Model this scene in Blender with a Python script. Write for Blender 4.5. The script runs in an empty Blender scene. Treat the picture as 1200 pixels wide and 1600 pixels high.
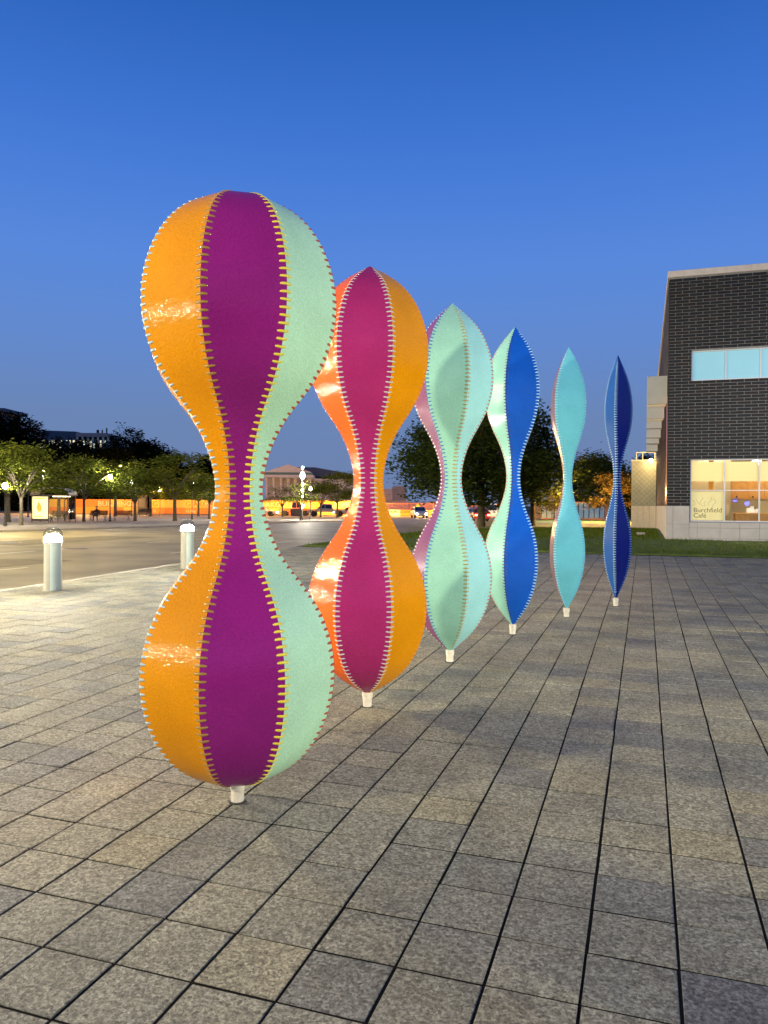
import bpy, bmesh, math, random
from mathutils import Vector, Matrix

C = bpy.context.scene
COL = C.collection
R = math.radians
rnd = random.Random(7)

# ------------------------------------------------------------------ camera, sky, sun, exposure
F = 1202.0                                   # focal length in pixels of the 1200 px wide photograph
YAW, PITCH, ROLL = R(18.7), R(0.55), R(0.35)
CAM_H = 1.6
cd = bpy.data.cameras.new('camera'); cam = bpy.data.objects.new('camera', cd); COL.objects.link(cam)
cd.sensor_fit = 'HORIZONTAL'; cd.sensor_width = 36.0; cd.lens = F / 1200 * 36.0
cd.clip_start = 0.05; cd.clip_end = 4000
CAMROT = Matrix.Rotation(YAW, 3, 'Z') @ Matrix.Rotation(R(90) - PITCH, 3, 'X') @ Matrix.Rotation(ROLL, 3, 'Z')
cam.matrix_world = Matrix.Translation((0, 0, CAM_H)) @ CAMROT.to_4x4()
C.camera = cam
C.render.resolution_x, C.render.resolution_y = 768, 1024

world = bpy.data.worlds.new('World'); C.world = world; world.use_nodes = True
wt = world.node_tree; wt.nodes.clear()
def wn(t): return wt.nodes.new(t)
tc = wn('ShaderNodeTexCoord'); sep = wn('ShaderNodeSeparateXYZ'); ramp = wn('ShaderNodeValToRGB')
bg = wn('ShaderNodeBackground'); wo = wn('ShaderNodeOutputWorld')
wt.links.new(tc.outputs['Generated'], sep.inputs[0]); wt.links.new(sep.outputs['Z'], ramp.inputs[0])
SKY = [(0.0, (.160, .222, .40)), (.11, (.146, .240, .47)), (.20, (.124, .254, .62)), (.29, (.100, .250, .71)), (.37, (.071, .213, .69)),
       (.44, (.048, .178, .640)), (.545, (.024, .122, .49)), (.70, (.014, .085, .37)), (1.0, (.010, .060, .28))]
els = ramp.color_ramp.elements
els[0].position, els[0].color = SKY[0][0], SKY[0][1] + (1,)
els[1].position, els[1].color = SKY[-1][0], SKY[-1][1] + (1,)
for p, c in SKY[1:-1]:
    e = els.new(p); e.color = c + (1,)
wt.links.new(ramp.outputs[0], bg.inputs[0]); bg.inputs[1].default_value = 1.0
wt.links.new(bg.outputs[0], wo.inputs[0])

sl = bpy.data.lights.new('sun', 'SUN'); sl.energy = 0.10; sl.angle = R(12); sl.color = (1, .82, .62)   # last light of the dusk
sun = bpy.data.objects.new('sun', sl); COL.objects.link(sun)
sun.rotation_euler = Vector((.55, .65, -.35)).to_track_quat('-Z', 'Y').to_euler()

C.view_settings.view_transform = 'Standard'; C.view_settings.look = 'None'
C.view_settings.exposure = 0; C.view_settings.gamma = 1; C.view_settings.use_curve_mapping = False
C.render.engine = 'CYCLES'
C.cycles.use_denoising = True
C.cycles.sample_clamp_indirect = 6
C.cycles.max_bounces = 6; C.cycles.transparent_max_bounces = 12

# ------------------------------------------------------------------ helpers
def ray(px, py):
    return CAMROT @ Vector(((px - 600) / F, -(py - 800) / F, -1))
def ground(px, py, z=0.0):                    # where the line of sight meets the height z
    d = ray(px, py); t = (z - CAM_H) / d.z
    return Vector((0, 0, CAM_H)) + d * t
def at_depth(px, py, Z):
    return Vector((0, 0, CAM_H)) + ray(px, py) * Z
def on_plane(px, py, n, p0):
    d = ray(px, py); n = Vector(n); o = Vector((0, 0, CAM_H))
    return o + d * (n.dot(Vector(p0) - o) / n.dot(d))

SLOPE = 0.0158
def plaza_z(y): return SLOPE * y
ROAD_Z = -0.10
def plaza_point(px, py):
    d = ray(px, py); t = -CAM_H / (d.z - SLOPE * d.y)
    return Vector((0, 0, CAM_H)) + d * t

def tag(o, label=None, cat=None, group=None, kind=None):
    if label: o['label'] = label
    if cat: o['category'] = cat
    if group: o['group'] = group
    if kind: o['kind'] = kind
    return o
def empty(name, loc=(0, 0, 0), rz=0.0):
    o = bpy.data.objects.new(name, None); o.empty_display_size = .1
    o.location = loc; o.rotation_euler = (0, 0, rz); COL.objects.link(o); return o
def link_mesh(name, me, parent=None):
    o = bpy.data.objects.new(name, me); COL.objects.link(o)
    if parent: o.parent = parent
    return o
def copy_tree(o, parent=None):
    c = o.copy(); COL.objects.link(c)
    if parent: c.parent = parent
    for ch in list(o.children): copy_tree(ch, c)
    return c

class MB:
    def __init__(s): s.v = []; s.f = []; s.mi = []
    def add(s, vs, fs, m=0):
        b = len(s.v); s.v += [tuple(v) for v in vs]
        for f in fs: s.f.append(tuple(b + i for i in f)); s.mi.append(m)
        return s
    def box(s, x0, x1, y0, y1, z0, z1, m=0, M=None):
        vs = [Vector(p) for p in ((x0, y0, z0), (x1, y0, z0), (x1, y1, z0), (x0, y1, z0), (x0, y0, z1), (x1, y0, z1), (x1, y1, z1), (x0, y1, z1))]
        if M: vs = [M @ v for v in vs]
        return s.add(vs, [(0, 3, 2, 1), (4, 5, 6, 7), (0, 1, 5, 4), (1, 2, 6, 5), (2, 3, 7, 6), (3, 0, 4, 7)], m)
    def bbox(s, x0, x1, y0, y1, z0, z1, b=.01, m=0):     # box with a chamfered top/front rim
        vs = []
        for (x, y, z, k) in ((x0, y0, z0, 0), (x1, y0, z0, 0), (x1, y1, z0, 0), (x0, y1, z0, 0)): vs.append((x, y, z))
        for z, i in ((z1 - b, 0), (z1, b)):
            vs += [(x0 + i, y0 + i, z), (x1 - i, y0 + i, z), (x1 - i, y1 - i, z), (x0 + i, y1 - i, z)]
        fs = [(0, 3, 2, 1), (8, 9, 10, 11)]
        for a in (0, 4):
            for i in range(4):
                j = (i + 1) % 4; fs.append((a + i, a + j, a + 4 + j, a + 4 + i))
        return s.add(vs, fs, m)
    def tube(s, pts, rad, n=8, m=0, cap=True):
        pts = [Vector(p) for p in pts]
        rads = rad if isinstance(rad, (list, tuple)) else [rad] * len(pts)
        vs = []; fs = []
        for i, p in enumerate(pts):
            t = (pts[min(i + 1, len(pts) - 1)] - pts[max(i - 1, 0)])
            t = t.normalized() if t.length > 1e-9 else Vector((0, 0, 1))
            a = Vector((1, 0, 0)) if abs(t.x) < .9 else Vector((0, 1, 0))
            u = t.cross(a).normalized(); w = t.cross(u)
            for k in range(n):
                th = 2 * math.pi * k / n
                vs.append(p + (u * math.cos(th) + w * math.sin(th)) * rads[i])
        for i in range(len(pts) - 1):
            for k in range(n):
                k2 = (k + 1) % n
                fs.append((i * n + k, i * n + k2, (i + 1) * n + k2, (i + 1) * n + k))
        if cap:
            fs.append(tuple(range(n))[::-1]); fs.append(tuple((len(pts) - 1) * n + k for k in range(n)))
        return s.add(vs, fs, m)
    def lathe(s, prof, n=24, m=0, c=(0, 0, 0), flute=0.0):
        vs = []; fs = []
        for (r, z) in prof:
            for k in range(n):
                th = 2 * math.pi * k / n
                rr = r * (1 - (flute if k % 2 else 0))
                vs.append((c[0] + rr * math.cos(th), c[1] + rr * math.sin(th), c[2] + z))
        for i in range(len(prof) - 1):
            for k in range(n):
                k2 = (k + 1) % n
                fs.append((i * n + k, i * n + k2, (i + 1) * n + k2, (i + 1) * n + k))
        fs.append(tuple(range(n))[::-1]); fs.append(tuple((len(prof) - 1) * n + k for k in range(n)))
        return s.add(vs, fs, m)
    def prism(s, poly, y0, y1, m=0, M=None):              # polygon in x,z extruded along y
        n = len(poly)
        vs = [Vector((x, y0, z)) for x, z in poly] + [Vector((x, y1, z)) for x, z in poly]
        if M: vs = [M @ v for v in vs]
        fs = [tuple(range(n)), tuple(range(n, 2 * n))[::-1]]
        for i in range(n):
            j = (i + 1) % n; fs.append((i, i + n, j + n, j))
        return s.add(vs, fs, m)
    def mesh(s, name, mats, smooth=False, fix=True):
        me = bpy.data.meshes.new(name); me.from_pydata(s.v, [], s.f)
        for m in (mats if isinstance(mats, (list, tuple)) else [mats]): me.materials.append(m)
        if any(s.mi): me.polygons.foreach_set('material_index', s.mi)
        if fix and len(s.f) < 20000:
            bm = bmesh.new(); bm.from_mesh(me); bmesh.ops.recalc_face_normals(bm, faces=bm.faces); bm.to_mesh(me); bm.free()
        if smooth: me.polygons.foreach_set('use_smooth', [True] * len(me.polygons))
        me.update(); return me
    def build(s, name, mats, parent=None, smooth=False, fix=True):
        o = link_mesh(name, s.mesh(name, mats, smooth, fix), parent)
        if smooth and smooth != 'all':
            try:
                bm = bmesh.new(); bm.from_mesh(o.data)
                for e in bm.edges:
                    if len(e.link_faces) == 2 and e.calc_face_angle(0) > R(40): e.smooth = False
                bm.to_mesh(o.data); bm.free()
            except Exception: pass
        return o

# ------------------------------------------------------------------ materials
def mat(name, col, rough=.6, metal=0., emit=None, estr=0., bump=0., bscale=40., var=0., vscale=6., coat=0., spec=.5, alpha=None):
    m = bpy.data.materials.new(name); m.use_nodes = True
    nt = m.node_tree; b = nt.nodes['Principled BSDF']
    b.inputs['Base Color'].default_value = tuple(col) + (1,)
    b.inputs['Roughness'].default_value = rough; b.inputs['Metallic'].default_value = metal
    b.inputs['Specular IOR Level'].default_value = spec
    b.inputs['Coat Weight'].default_value = coat; b.inputs['Coat Roughness'].default_value = .08
    if emit: b.inputs['Emission Color'].default_value = tuple(emit) + (1,); b.inputs['Emission Strength'].default_value = estr
    if bump or var:
        geo = nt.nodes.new('ShaderNodeTexCoord')
    if var:
        n = nt.nodes.new('ShaderNodeTexNoise'); n.inputs['Scale'].default_value = vscale; n.inputs['Detail'].default_value = 5
        nt.links.new(geo.outputs['Object'], n.inputs['Vector'])
        mr = nt.nodes.new('ShaderNodeMapRange'); mr.inputs['From Min'].default_value = .3; mr.inputs['From Max'].default_value = .7
        mr.inputs['To Min'].default_value = 1 - var; mr.inputs['To Max'].default_value = 1 + var
        nt.links.new(n.outputs['Fac'], mr.inputs['Value'])
        mx = nt.nodes.new('ShaderNodeMix'); mx.data_type = 'RGBA'; mx.blend_type = 'MULTIPLY'; mx.inputs['Factor'].default_value = 1
        mx.inputs['A'].default_value = tuple(col) + (1,)
        nt.links.new(mr.outputs[0], mx.inputs['B']); nt.links.new(mx.outputs['Result'], b.inputs['Base Color'])
    if bump:
        n2 = nt.nodes.new('ShaderNodeTexNoise'); n2.inputs['Scale'].default_value = bscale; n2.inputs['Detail'].default_value = 4
        nt.links.new(geo.outputs['Object'], n2.inputs['Vector'])
        bp = nt.nodes.new('ShaderNodeBump'); bp.inputs['Strength'].default_value = bump; bp.inputs['Distance'].default_value = .02
        nt.links.new(n2.outputs['Fac'], bp.inputs['Height']); nt.links.new(bp.outputs[0], b.inputs['Normal'])
        if coat: nt.links.new(bp.outputs[0], b.inputs['Coat Normal'])
    return m
def emitter(name, col, s, sample=True):
    m = bpy.data.materials.new(name); m.use_nodes = True; nt = m.node_tree; nt.nodes.clear()
    e = nt.nodes.new('ShaderNodeEmission'); e.inputs[0].default_value = tuple(col) + (1,); e.inputs[1].default_value = s
    o = nt.nodes.new('ShaderNodeOutputMaterial'); nt.links.new(e.outputs[0], o.inputs[0])
    if not sample: m.cycles.emission_sampling = 'NONE'
    return m
def clear_glass(name, tint=(.9, .95, .95), rough=.03, refl=.25):
    m = bpy.data.materials.new(name); m.use_nodes = True; nt = m.node_tree; nt.nodes.clear()
    t = nt.nodes.new('ShaderNodeBsdfTransparent'); t.inputs[0].default_value = tuple(tint) + (1,)
    g = nt.nodes.new('ShaderNodeBsdfGlossy'); g.inputs['Roughness'].default_value = rough
    fr = nt.nodes.new('ShaderNodeLayerWeight'); fr.inputs[0].default_value = refl
    mx = nt.nodes.new('ShaderNodeMixShader'); o = nt.nodes.new('ShaderNodeOutputMaterial')
    nt.links.new(fr.outputs['Fresnel'], mx.inputs[0]); nt.links.new(t.outputs[0], mx.inputs[1]); nt.links.new(g.outputs[0], mx.inputs[2])
    nt.links.new(mx.outputs[0], o.inputs[0]); return m

def paint(name, col):
    """orange-peel enamel on sheet steel: fine sparkle in the highlights, faint streaks of dirt"""
    m = bpy.data.materials.new(name); m.use_nodes = True; nt = m.node_tree; b = nt.nodes['Principled BSDF']; L = nt.links.new
    g = nt.nodes.new('ShaderNodeTexCoord')
    n1 = nt.nodes.new('ShaderNodeTexNoise'); n1.inputs['Scale'].default_value = 2.5; n1.inputs['Detail'].default_value = 6
    n2 = nt.nodes.new('ShaderNodeTexNoise'); n2.inputs['Scale'].default_value = 150; n2.inputs['Detail'].default_value = 2
    n3 = nt.nodes.new('ShaderNodeTexNoise'); n3.inputs['Scale'].default_value = 62; n3.inputs['Detail'].default_value = 1
    for n in (n1, n2, n3): L(g.outputs['Object'], n.inputs['Vector'])
    mr = nt.nodes.new('ShaderNodeMapRange'); mr.inputs['From Min'].default_value = .3; mr.inputs['From Max'].default_value = .7
    mr.inputs['To Min'].default_value = .87; mr.inputs['To Max'].default_value = 1.09
    L(n1.outputs['Fac'], mr.inputs['Value'])
    mr2 = nt.nodes.new('ShaderNodeMapRange'); mr2.inputs['From Min'].default_value = .35; mr2.inputs['From Max'].default_value = .65
    mr2.inputs['To Min'].default_value = .88; mr2.inputs['To Max'].default_value = 1.10
    L(n2.outputs['Fac'], mr2.inputs['Value'])
    mu = nt.nodes.new('ShaderNodeMath'); mu.operation = 'MULTIPLY'; L(mr.outputs[0], mu.inputs[0]); L(mr2.outputs[0], mu.inputs[1])
    mx = nt.nodes.new('ShaderNodeMix'); mx.data_type = 'RGBA'; mx.blend_type = 'MULTIPLY'; mx.inputs['Factor'].default_value = 1
    mx.inputs['A'].default_value = tuple(col) + (1,); L(mu.outputs[0], mx.inputs['B']); L(mx.outputs['Result'], b.inputs['Base Color'])
    b.inputs['Roughness'].default_value = .5; b.inputs['Specular IOR Level'].default_value = .03
    b.inputs['Coat Weight'].default_value = .40; b.inputs['Coat Roughness'].default_value = .05
    bp = nt.nodes.new('ShaderNodeBump'); bp.inputs['Strength'].default_value = .5; bp.inputs['Distance'].default_value = .004
    L(n3.outputs['Fac'], bp.inputs['Height']); L(bp.outputs[0], b.inputs['Normal']); L(bp.outputs[0], b.inputs['Coat Normal'])
    return m

def paver_mat():
    m = bpy.data.materials.new('exposed_aggregate'); m.use_nodes = True; nt = m.node_tree; b = nt.nodes['Principled BSDF']; L = nt.links.new
    geo = nt.nodes.new('ShaderNodeNewGeometry')
    mp = nt.nodes.new('ShaderNodeVectorMath'); mp.operation = 'MULTIPLY_ADD'
    mp.inputs[1].default_value = (1 / PX, 1 / PY, 0); mp.inputs[2].default_value = (-X0 / PX, -Y0 / PY, 0)
    L(geo.outputs['Position'], mp.inputs[0])
    fl = nt.nodes.new('ShaderNodeVectorMath'); fl.operation = 'FLOOR'; L(mp.outputs[0], fl.inputs[0])
    wn_ = nt.nodes.new('ShaderNodeTexWhiteNoise'); wn_.noise_dimensions = '2D'; L(fl.outputs[0], wn_.inputs['Vector'])
    cr = nt.nodes.new('ShaderNodeValToRGB'); e = cr.color_ramp.elements
    e[0].position = 0; e[0].color = (.172, .180, .168, 1); e[1].position = 1; e[1].color = (.315, .295, .198, 1)
    for p, c in ((.2, (.234, .236, .188, 1)), (.6, (.272, .268, .203, 1)), (.88, (.288, .280, .206, 1))):
        x = e.new(p); x.color = c
    L(wn_.outputs['Value'], cr.inputs[0])
    n1 = nt.nodes.new('ShaderNodeTexNoise'); n1.inputs['Scale'].default_value = 85; n1.inputs['Detail'].default_value = 4; n1.inputs['Roughness'].default_value = .7
    n2 = nt.nodes.new('ShaderNodeTexNoise'); n2.inputs['Scale'].default_value = 1.9; n2.inputs['Detail'].default_value = 8; n2.inputs['Roughness'].default_value = .68
    vo = nt.nodes.new('ShaderNodeTexVoronoi'); vo.inputs['Scale'].default_value = 68
    for n in (n1, n2, vo): L(geo.outputs['Position'], n.inputs['Vector'])
    def rng(src, a, b_, c, d):
        r_ = nt.nodes.new('ShaderNodeMapRange'); r_.inputs['From Min'].default_value = a; r_.inputs['From Max'].default_value = b_
        r_.inputs['To Min'].default_value = c; r_.inputs['To Max'].default_value = d; L(src, r_.inputs['Value']); return r_.outputs[0]
    def mul(a, c):
        k = nt.nodes.new('ShaderNodeMath'); k.operation = 'MULTIPLY'; L(a, k.inputs[0]); L(c, k.inputs[1]); return k.outputs[0]
    sp = mul(rng(n1.outputs['Fac'], .3, .7, .30, 1.72), rng(n2.outputs['Fac'], .3, .7, .68, 1.26))
    sepc = nt.nodes.new('ShaderNodeSeparateColor'); L(vo.outputs['Color'], sepc.inputs[0])
    sp = mul(sp, rng(sepc.outputs[0], 0, 1, .62, 1.38))
    mx = nt.nodes.new('ShaderNodeMix'); mx.data_type = 'RGBA'; mx.blend_type = 'MULTIPLY'; mx.inputs['Factor'].default_value = 1
    L(cr.outputs[0], mx.inputs['A']); L(sp, mx.inputs['B']); L(mx.outputs['Result'], b.inputs['Base Color'])
    b.inputs['Roughness'].default_value = .72; b.inputs['Specular IOR Level'].default_value = .35
    bp = nt.nodes.new('ShaderNodeBump'); bp.inputs['Strength'].default_value = .7; bp.inputs['Distance'].default_value = .006
    L(sp, bp.inputs['Height']); L(bp.outputs[0], b.inputs['Normal'])
    return m

def leaf_mat(name, dark, light, trans=.35):
    m = bpy.data.materials.new(name); m.use_nodes = True; nt = m.node_tree; nt.nodes.clear(); L = nt.links.new
    geo = nt.nodes.new('ShaderNodeNewGeometry'); cr = nt.nodes.new('ShaderNodeValToRGB')
    cr.color_ramp.elements[0].color = tuple(dark) + (1,); cr.color_ramp.elements[1].color = tuple(light) + (1,)
    L(geo.outputs['Random Per Island'], cr.inputs[0])
    d = nt.nodes.new('ShaderNodeBsdfDiffuse'); t = nt.nodes.new('ShaderNodeBsdfTranslucent')
    L(cr.outputs[0], d.inputs[0]); L(cr.outputs[0], t.inputs[0])
    mx = nt.nodes.new('ShaderNodeMixShader'); mx.inputs[0].default_value = trans
    L(d.outputs[0], mx.inputs[1]); L(t.outputs[0], mx.inputs[2])
    o = nt.nodes.new('ShaderNodeOutputMaterial'); L(mx.outputs[0], o.inputs[0]); return m

PX, PY = .303, .2925
X0, Y0 = -.178, 3.636                            # one corner of the paving lattice
M = {}
M['paver'] = paver_mat()
M['joint'] = mat('joint_sand_shaded', (.010, .0095, .009), .95, spec=.1)  # joint sand near black, shade of the narrow joints put into its colour
M['asphalt'] = mat('asphalt', (.24, .215, .13), .6, var=.3, vscale=.45, bump=.25, bscale=60)
M['concrete'] = mat('pale_concrete', (.36, .34, .30), .8, var=.12, vscale=1.5, bump=.15, bscale=50)
M['walk'] = mat('far_concrete_walk', (.30, .27, .23), .8, var=.15, vscale=.4)
M['ground'] = mat('dark_ground', (.06, .055, .045), .9, var=.3, vscale=.2)
M['line'] = mat('road_paint', (.62, .60, .50), .6, var=.2, vscale=8)
M['lawn'] = mat('lawn_turf', (.065, .105, .018), .9, var=.35, vscale=2.5, bump=.6, bscale=35)
M['white_post'] = mat('galvanised_white', (.62, .60, .52), .45, var=.12, vscale=30)
M['grey_metal'] = mat('aluminium_frame', (.60, .62, .64), .4, metal=.2)
M['bollard'] = mat('bollard_enamel', (.30, .30, .26), .42, var=.06, vscale=5)
M['bollard_b'] = mat('bollard_door_enamel', (.46, .56, .51), .38, var=.05, vscale=5)
M['dome'] = clear_glass('clear_dome', (.78, .81, .83), .02, .04)
M['bollard_lamp'] = emitter('bollard_lamp_glow', (1, .91, .72), 1500)
M['globe'] = emitter('street_globe_glow', (1, .90, .70), 800)
M['amber_globe'] = emitter('amber_globe_glow', (1, .48, .11), 5600)
M['dark_metal'] = mat('black_cast_iron', (.02, .02, .02), .45)
M['mortar'] = mat('dark_mortar', (.20, .205, .215), .9, var=.15, vscale=9)
M['brick'] = mat('charcoal_brick', (.0135, .0150, .0175), .6, var=.35, vscale=3.3, bump=.5, bscale=45, spec=.2)
M['brick_b'] = mat('charcoal_brick_brown', (.020, .0175, .0185), .65, var=.35, vscale=3.3, bump=.5, bscale=45, spec=.2)
M['brick_c'] = mat('charcoal_brick_blue', (.012, .0148, .0185), .55, var=.3, vscale=3.3, bump=.5, bscale=45, spec=.2)
M['coping'] = mat('coping_stone', (.55, .50, .44), .7, var=.08)
M['stone'] = mat('base_limestone', (.40, .385, .355), .75, var=.10, vscale=2.4, bump=.12, bscale=30)
M['zinc'] = mat('zinc_tile', (.30, .30, .24), .45, metal=.2, var=.12, vscale=2)
M['bark'] = mat('grey_bark', (.10, .085, .06), .9, var=.3, vscale=8, bump=.6, bscale=20)
M['dark_bark'] = mat('dark_bark', (.035, .028, .02), .95, var=.3, vscale=8)
M['leaf_locust'] = leaf_mat('locust_leaves', (.034, .054, .008), (.165, .190, .028))
M['leaf_dark'] = leaf_mat('dark_leaves', (.006, .012, .004), (.020, .034, .010), .2)
M['leaf_mid'] = leaf_mat('maple_leaves', (.020, .036, .008), (.072, .105, .022), .3)
M['leaf_far'] = leaf_mat('silhouette_leaves', (.004, .006, .003), (.012, .017, .008), .15)

# ------------------------------------------------------------------ ground, roads, plaza
PX_EDGE = -9.874                                   # left edge of the plaza along the road
LAWN_Y = 21.1
def sheet(name, pts, m, kind='structure'):
    mb = MB(); mb.add(pts, [tuple(range(len(pts)))]); o = mb.build(name, m); o['kind'] = kind
    return o
def strip(name, poly, z, m): return sheet(name, [(x, y, z) for x, y in poly], m)


def cg(xc, Z, z=0.0):                             # lateral / forward metres along the line the photographer looked -> world
    return Vector((-math.sin(YAW) * Z + math.cos(YAW) * xc, math.cos(YAW) * Z + math.sin(YAW) * xc, z))
def px_x(px, Z): return (px - 600) / F * Z
def foot(px, Z, z=None): return cg(px_x(px, Z), Z, ROAD_Z if z is None else z)

strip('ground', [(-900, -300), (900, -300), (900, 1500), (-900, 1500)], ROAD_Z - .03, M['ground'])
strip('road', [(-160, -120), (PX_EDGE - .16, -120), (PX_EDGE - .16, 46), (-12, 60), (60, 86), (140, 130), (-160, 130)], ROAD_Z - .004, M['asphalt'])
WALK = [Vector((-40.3, 0, 0)), Vector((-34.9, 34.6, 0)), Vector((-30.6, 60.5, 0)), cg(-8.5, 71, 0), cg(-4.5, 76, 0), cg(-2.0, 84, 0), cg(-2.0, 98, 0), cg(-90, 98, 0), cg(-140, 60, 0)]
WALK_Z = ROAD_Z + .10
wb = MB(); nW = len(WALK)
wb.add([(p.x, p.y, WALK_Z) for p in WALK] + [(p.x, p.y, ROAD_Z - .05) for p in WALK], [tuple(range(nW))] + [(i, (i + 1) % nW, nW + (i + 1) % nW, nW + i) for i in range(nW)])
sw = wb.build('far_sidewalk', M['walk']); sw['kind'] = 'structure'
kb = MB()
for i in range(5):
    a, b = WALK[i], WALK[i + 1]; d = (b - a).normalized(); n_ = Vector((d.y, -d.x, 0)) * .15
    kb.add([a + n_ + Vector((0, 0, ROAD_Z - .05)), b + n_ + Vector((0, 0, ROAD_Z - .05)), b + n_ + Vector((0, 0, WALK_Z + .004)), a + n_ + Vector((0, 0, WALK_Z + .004)),
            a + Vector((0, 0, WALK_Z + .004)), b + Vector((0, 0, WALK_Z + .004))], [(0, 1, 2, 3), (3, 2, 5, 4)])
ko = kb.build('far_kerb', M['concrete']); ko['kind'] = 'structure'
# strip of earth under the hoarding
strip('verge', [tuple(cg(-110, 116).xy), tuple(cg(-110, 135).xy), tuple(cg(30, 140).xy), tuple(cg(14, 121).xy)], ROAD_Z + .004, M['ground'])

# lane dashes
lb = MB()
for X in (-15.3, -20.2):
    y = -17.5 if X > -18 else -20.0
    while y < 95:
        lb.add([(X - .06, y, ROAD_Z), (X + .06, y, ROAD_Z), (X + .06, y + 1.6, ROAD_Z), (X - .06, y + 1.6, ROAD_Z)], [(0, 1, 2, 3)]); y += 8.0
lo = lb.build('lane_markings', M['line']); lo['kind'] = 'structure'

for k, (xa, xb, ya, yb) in enumerate(((-18.2, -15.9, 12.5, 18.5), (-26.5, -23.2, 24, 33))):
    strip('road_patch', [(xa, ya), (xb, ya + .1), (xb + .05, yb), (xa - .05, yb - .1)], ROAD_Z + .0002 * k, mat('asphalt_patch', (.15, .135, .09), .75, var=.2, vscale=1.5, bump=.3, bscale=70))
# plaza: bed, kerb, pavers
PLX1 = 24.0
def quad_sloped(name, x0, x1, y0, y1, dz, m):
    return sheet(name, [(x0, y0, plaza_z(y0) + dz), (x1, y0, plaza_z(y0) + dz), (x1, y1, plaza_z(y1) + dz), (x0, y1, plaza_z(y1) + dz)], m)
plaza = quad_sloped('plaza', PX_EDGE, PLX1, -12, LAWN_Y, -.0042, M['joint'])
kb = MB()
y = -12.0
while y < 46:
    z0, z1 = plaza_z(min(y, 24)), plaza_z(min(y + 1.98, 24)); x0, x1 = PX_EDGE - .16, PX_EDGE - .004
    vs = [(x0, y, -.3), (x1, y, -.3), (x1, y + 1.98, -.3), (x0, y + 1.98, -.3), (x0 + .02, y, z0 + .004), (x1, y, z0 + .004), (x1, y + 1.98, z1 + .004), (x0 + .02, y + 1.98, z1 + .004)]
    kb.add(vs, [(0, 3, 2, 1), (4, 5, 6, 7), (0, 1, 5, 4), (1, 2, 6, 5), (2, 3, 7, 6), (3, 0, 4, 7)]); y += 2.0
kerb = kb.build('kerb', M['concrete']); kerb['kind'] = 'structure'

GX, GY, BV, TH = .0054, .0054, .0025, .016
def paver_vs(hx, hy):
    return ([(-hx, -hy, -TH), (hx, -hy, -TH), (hx, hy, -TH), (-hx, hy, -TH), (-hx, -hy, -BV), (hx, -hy, -BV), (hx, hy, -BV), (-hx, hy, -BV),
             (-hx + BV, -hy + BV, 0), (hx - BV, -hy + BV, 0), (hx - BV, hy - BV, 0), (-hx + BV, hy - BV, 0)],
            [(8, 9, 10, 11)] + [(a + i, a + (i + 1) % 4, a + 4 + (i + 1) % 4, a + 4 + i) for a in (0, 4) for i in range(4)])
pv, pf = paver_vs(PX / 2 - GX, PY / 2 - GY)
pmb = MB(); pmb.add(pv, pf); paver_me = pmb.mesh('paver', M['paver'])
cells = []
for i in range(round((PX_EDGE - X0) / PX), int((PLX1 - X0) / PX)):
    for j in range(int((-3 - Y0) / PY), int((LAWN_Y - Y0) / PY) + 1):
        cx, cy = X0 + (i + .5) * PX, Y0 + (j + .5) * PY
        if cy + PY / 2 > LAWN_Y + .02: continue
        Zc = -math.sin(YAW) * cx + math.cos(YAW) * cy; xc = math.cos(YAW) * cx + math.sin(YAW) * cy
        vis = Zc > 1.3 and abs(xc) / Zc < .53
        if not vis and (cy < -2 or abs(xc) > 16): continue
        cells.append((0 if vis and Zc > 1.9 else 1, Zc, i, j, cx, cy))
cells.sort()
rest = MB(); npv = 0
for (k, Zc, i, j, cx, cy) in cells:
    jx, jy = rnd.uniform(-.0014, .0014), rnd.uniform(-.0012, .0012); dz = max(-.0016, min(.0025, rnd.gauss(0, .0011)))
    tx, ty = max(-.007, min(.007, rnd.gauss(0, .0035))), max(-.007, min(.007, rnd.gauss(0, .0035))) + SLOPE
    Mx = Matrix(((1, 0, 0, cx + jx), (0, 1, 0, cy + jy), (tx, ty, 1, plaza_z(cy) + dz), (0, 0, 0, 1)))
    if k == 0 and npv < 300:
        o = link_mesh('paver', paver_me, plaza); npv += 1
        o.location = (cx + jx, cy + jy, plaza_z(cy) + dz); o.rotation_euler = (math.atan(ty), -math.atan(tx), 0)
    else:
        rest.add([Mx @ Vector(v) for v in pv], pf)
ro = rest.build('paving', M['paver'], plaza, fix=False); ro['kind'] = 'stuff'

# lawn
def lawn_z(x, y):
    a = .345 + .03
    if y < 26: return a + (y - LAWN_Y) / (26 - LAWN_Y) * .18 if x > -3 else a + (y - LAWN_Y) / 5 * .18 * max(0, min(1, (x + 9.7) / 6.7))
    k = max(0, min(1, (y - 34) / 30)); k = k * k * (3 - 2 * k)
    base = .555 if x > -3 else .375 + .18 * max(0, min(1, (x + 9.7) / 6.7))
    return base * (1 - k) + (-.02) * k
lm = MB(); NX, NY = 60, 50
lx = [69.7 * (i / NX) ** 1.6 for i in range(NX + 1)]
def lawn_left(y): return -9.7 if y < 36 else -9.7 - 2.0 * min(1, (y - 36) / 16) - 5.2 * max(0, (y - 52) / 41)
ly = [LAWN_Y + 72 * (j / NY) ** 1.5 for j in range(NY + 1)]
for j in range(NY + 1):
    for i in range(NX + 1):
        X_ = lawn_left(ly[j]) + lx[i]; lm.v.append((X_, ly[j], lawn_z(X_, ly[j]) + .02 * math.sin(X_ * 1.7) * math.sin(ly[j] * 1.3)))
for j in range(NY):
    for i in range(NX):
        lm.f.append((j * (NX + 1) + i, j * (NX + 1) + i + 1, (j + 1) * (NX + 1) + i + 1, (j + 1) * (NX + 1) + i)); lm.mi.append(0)
lx = [x - 9.7 for x in lx]
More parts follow.
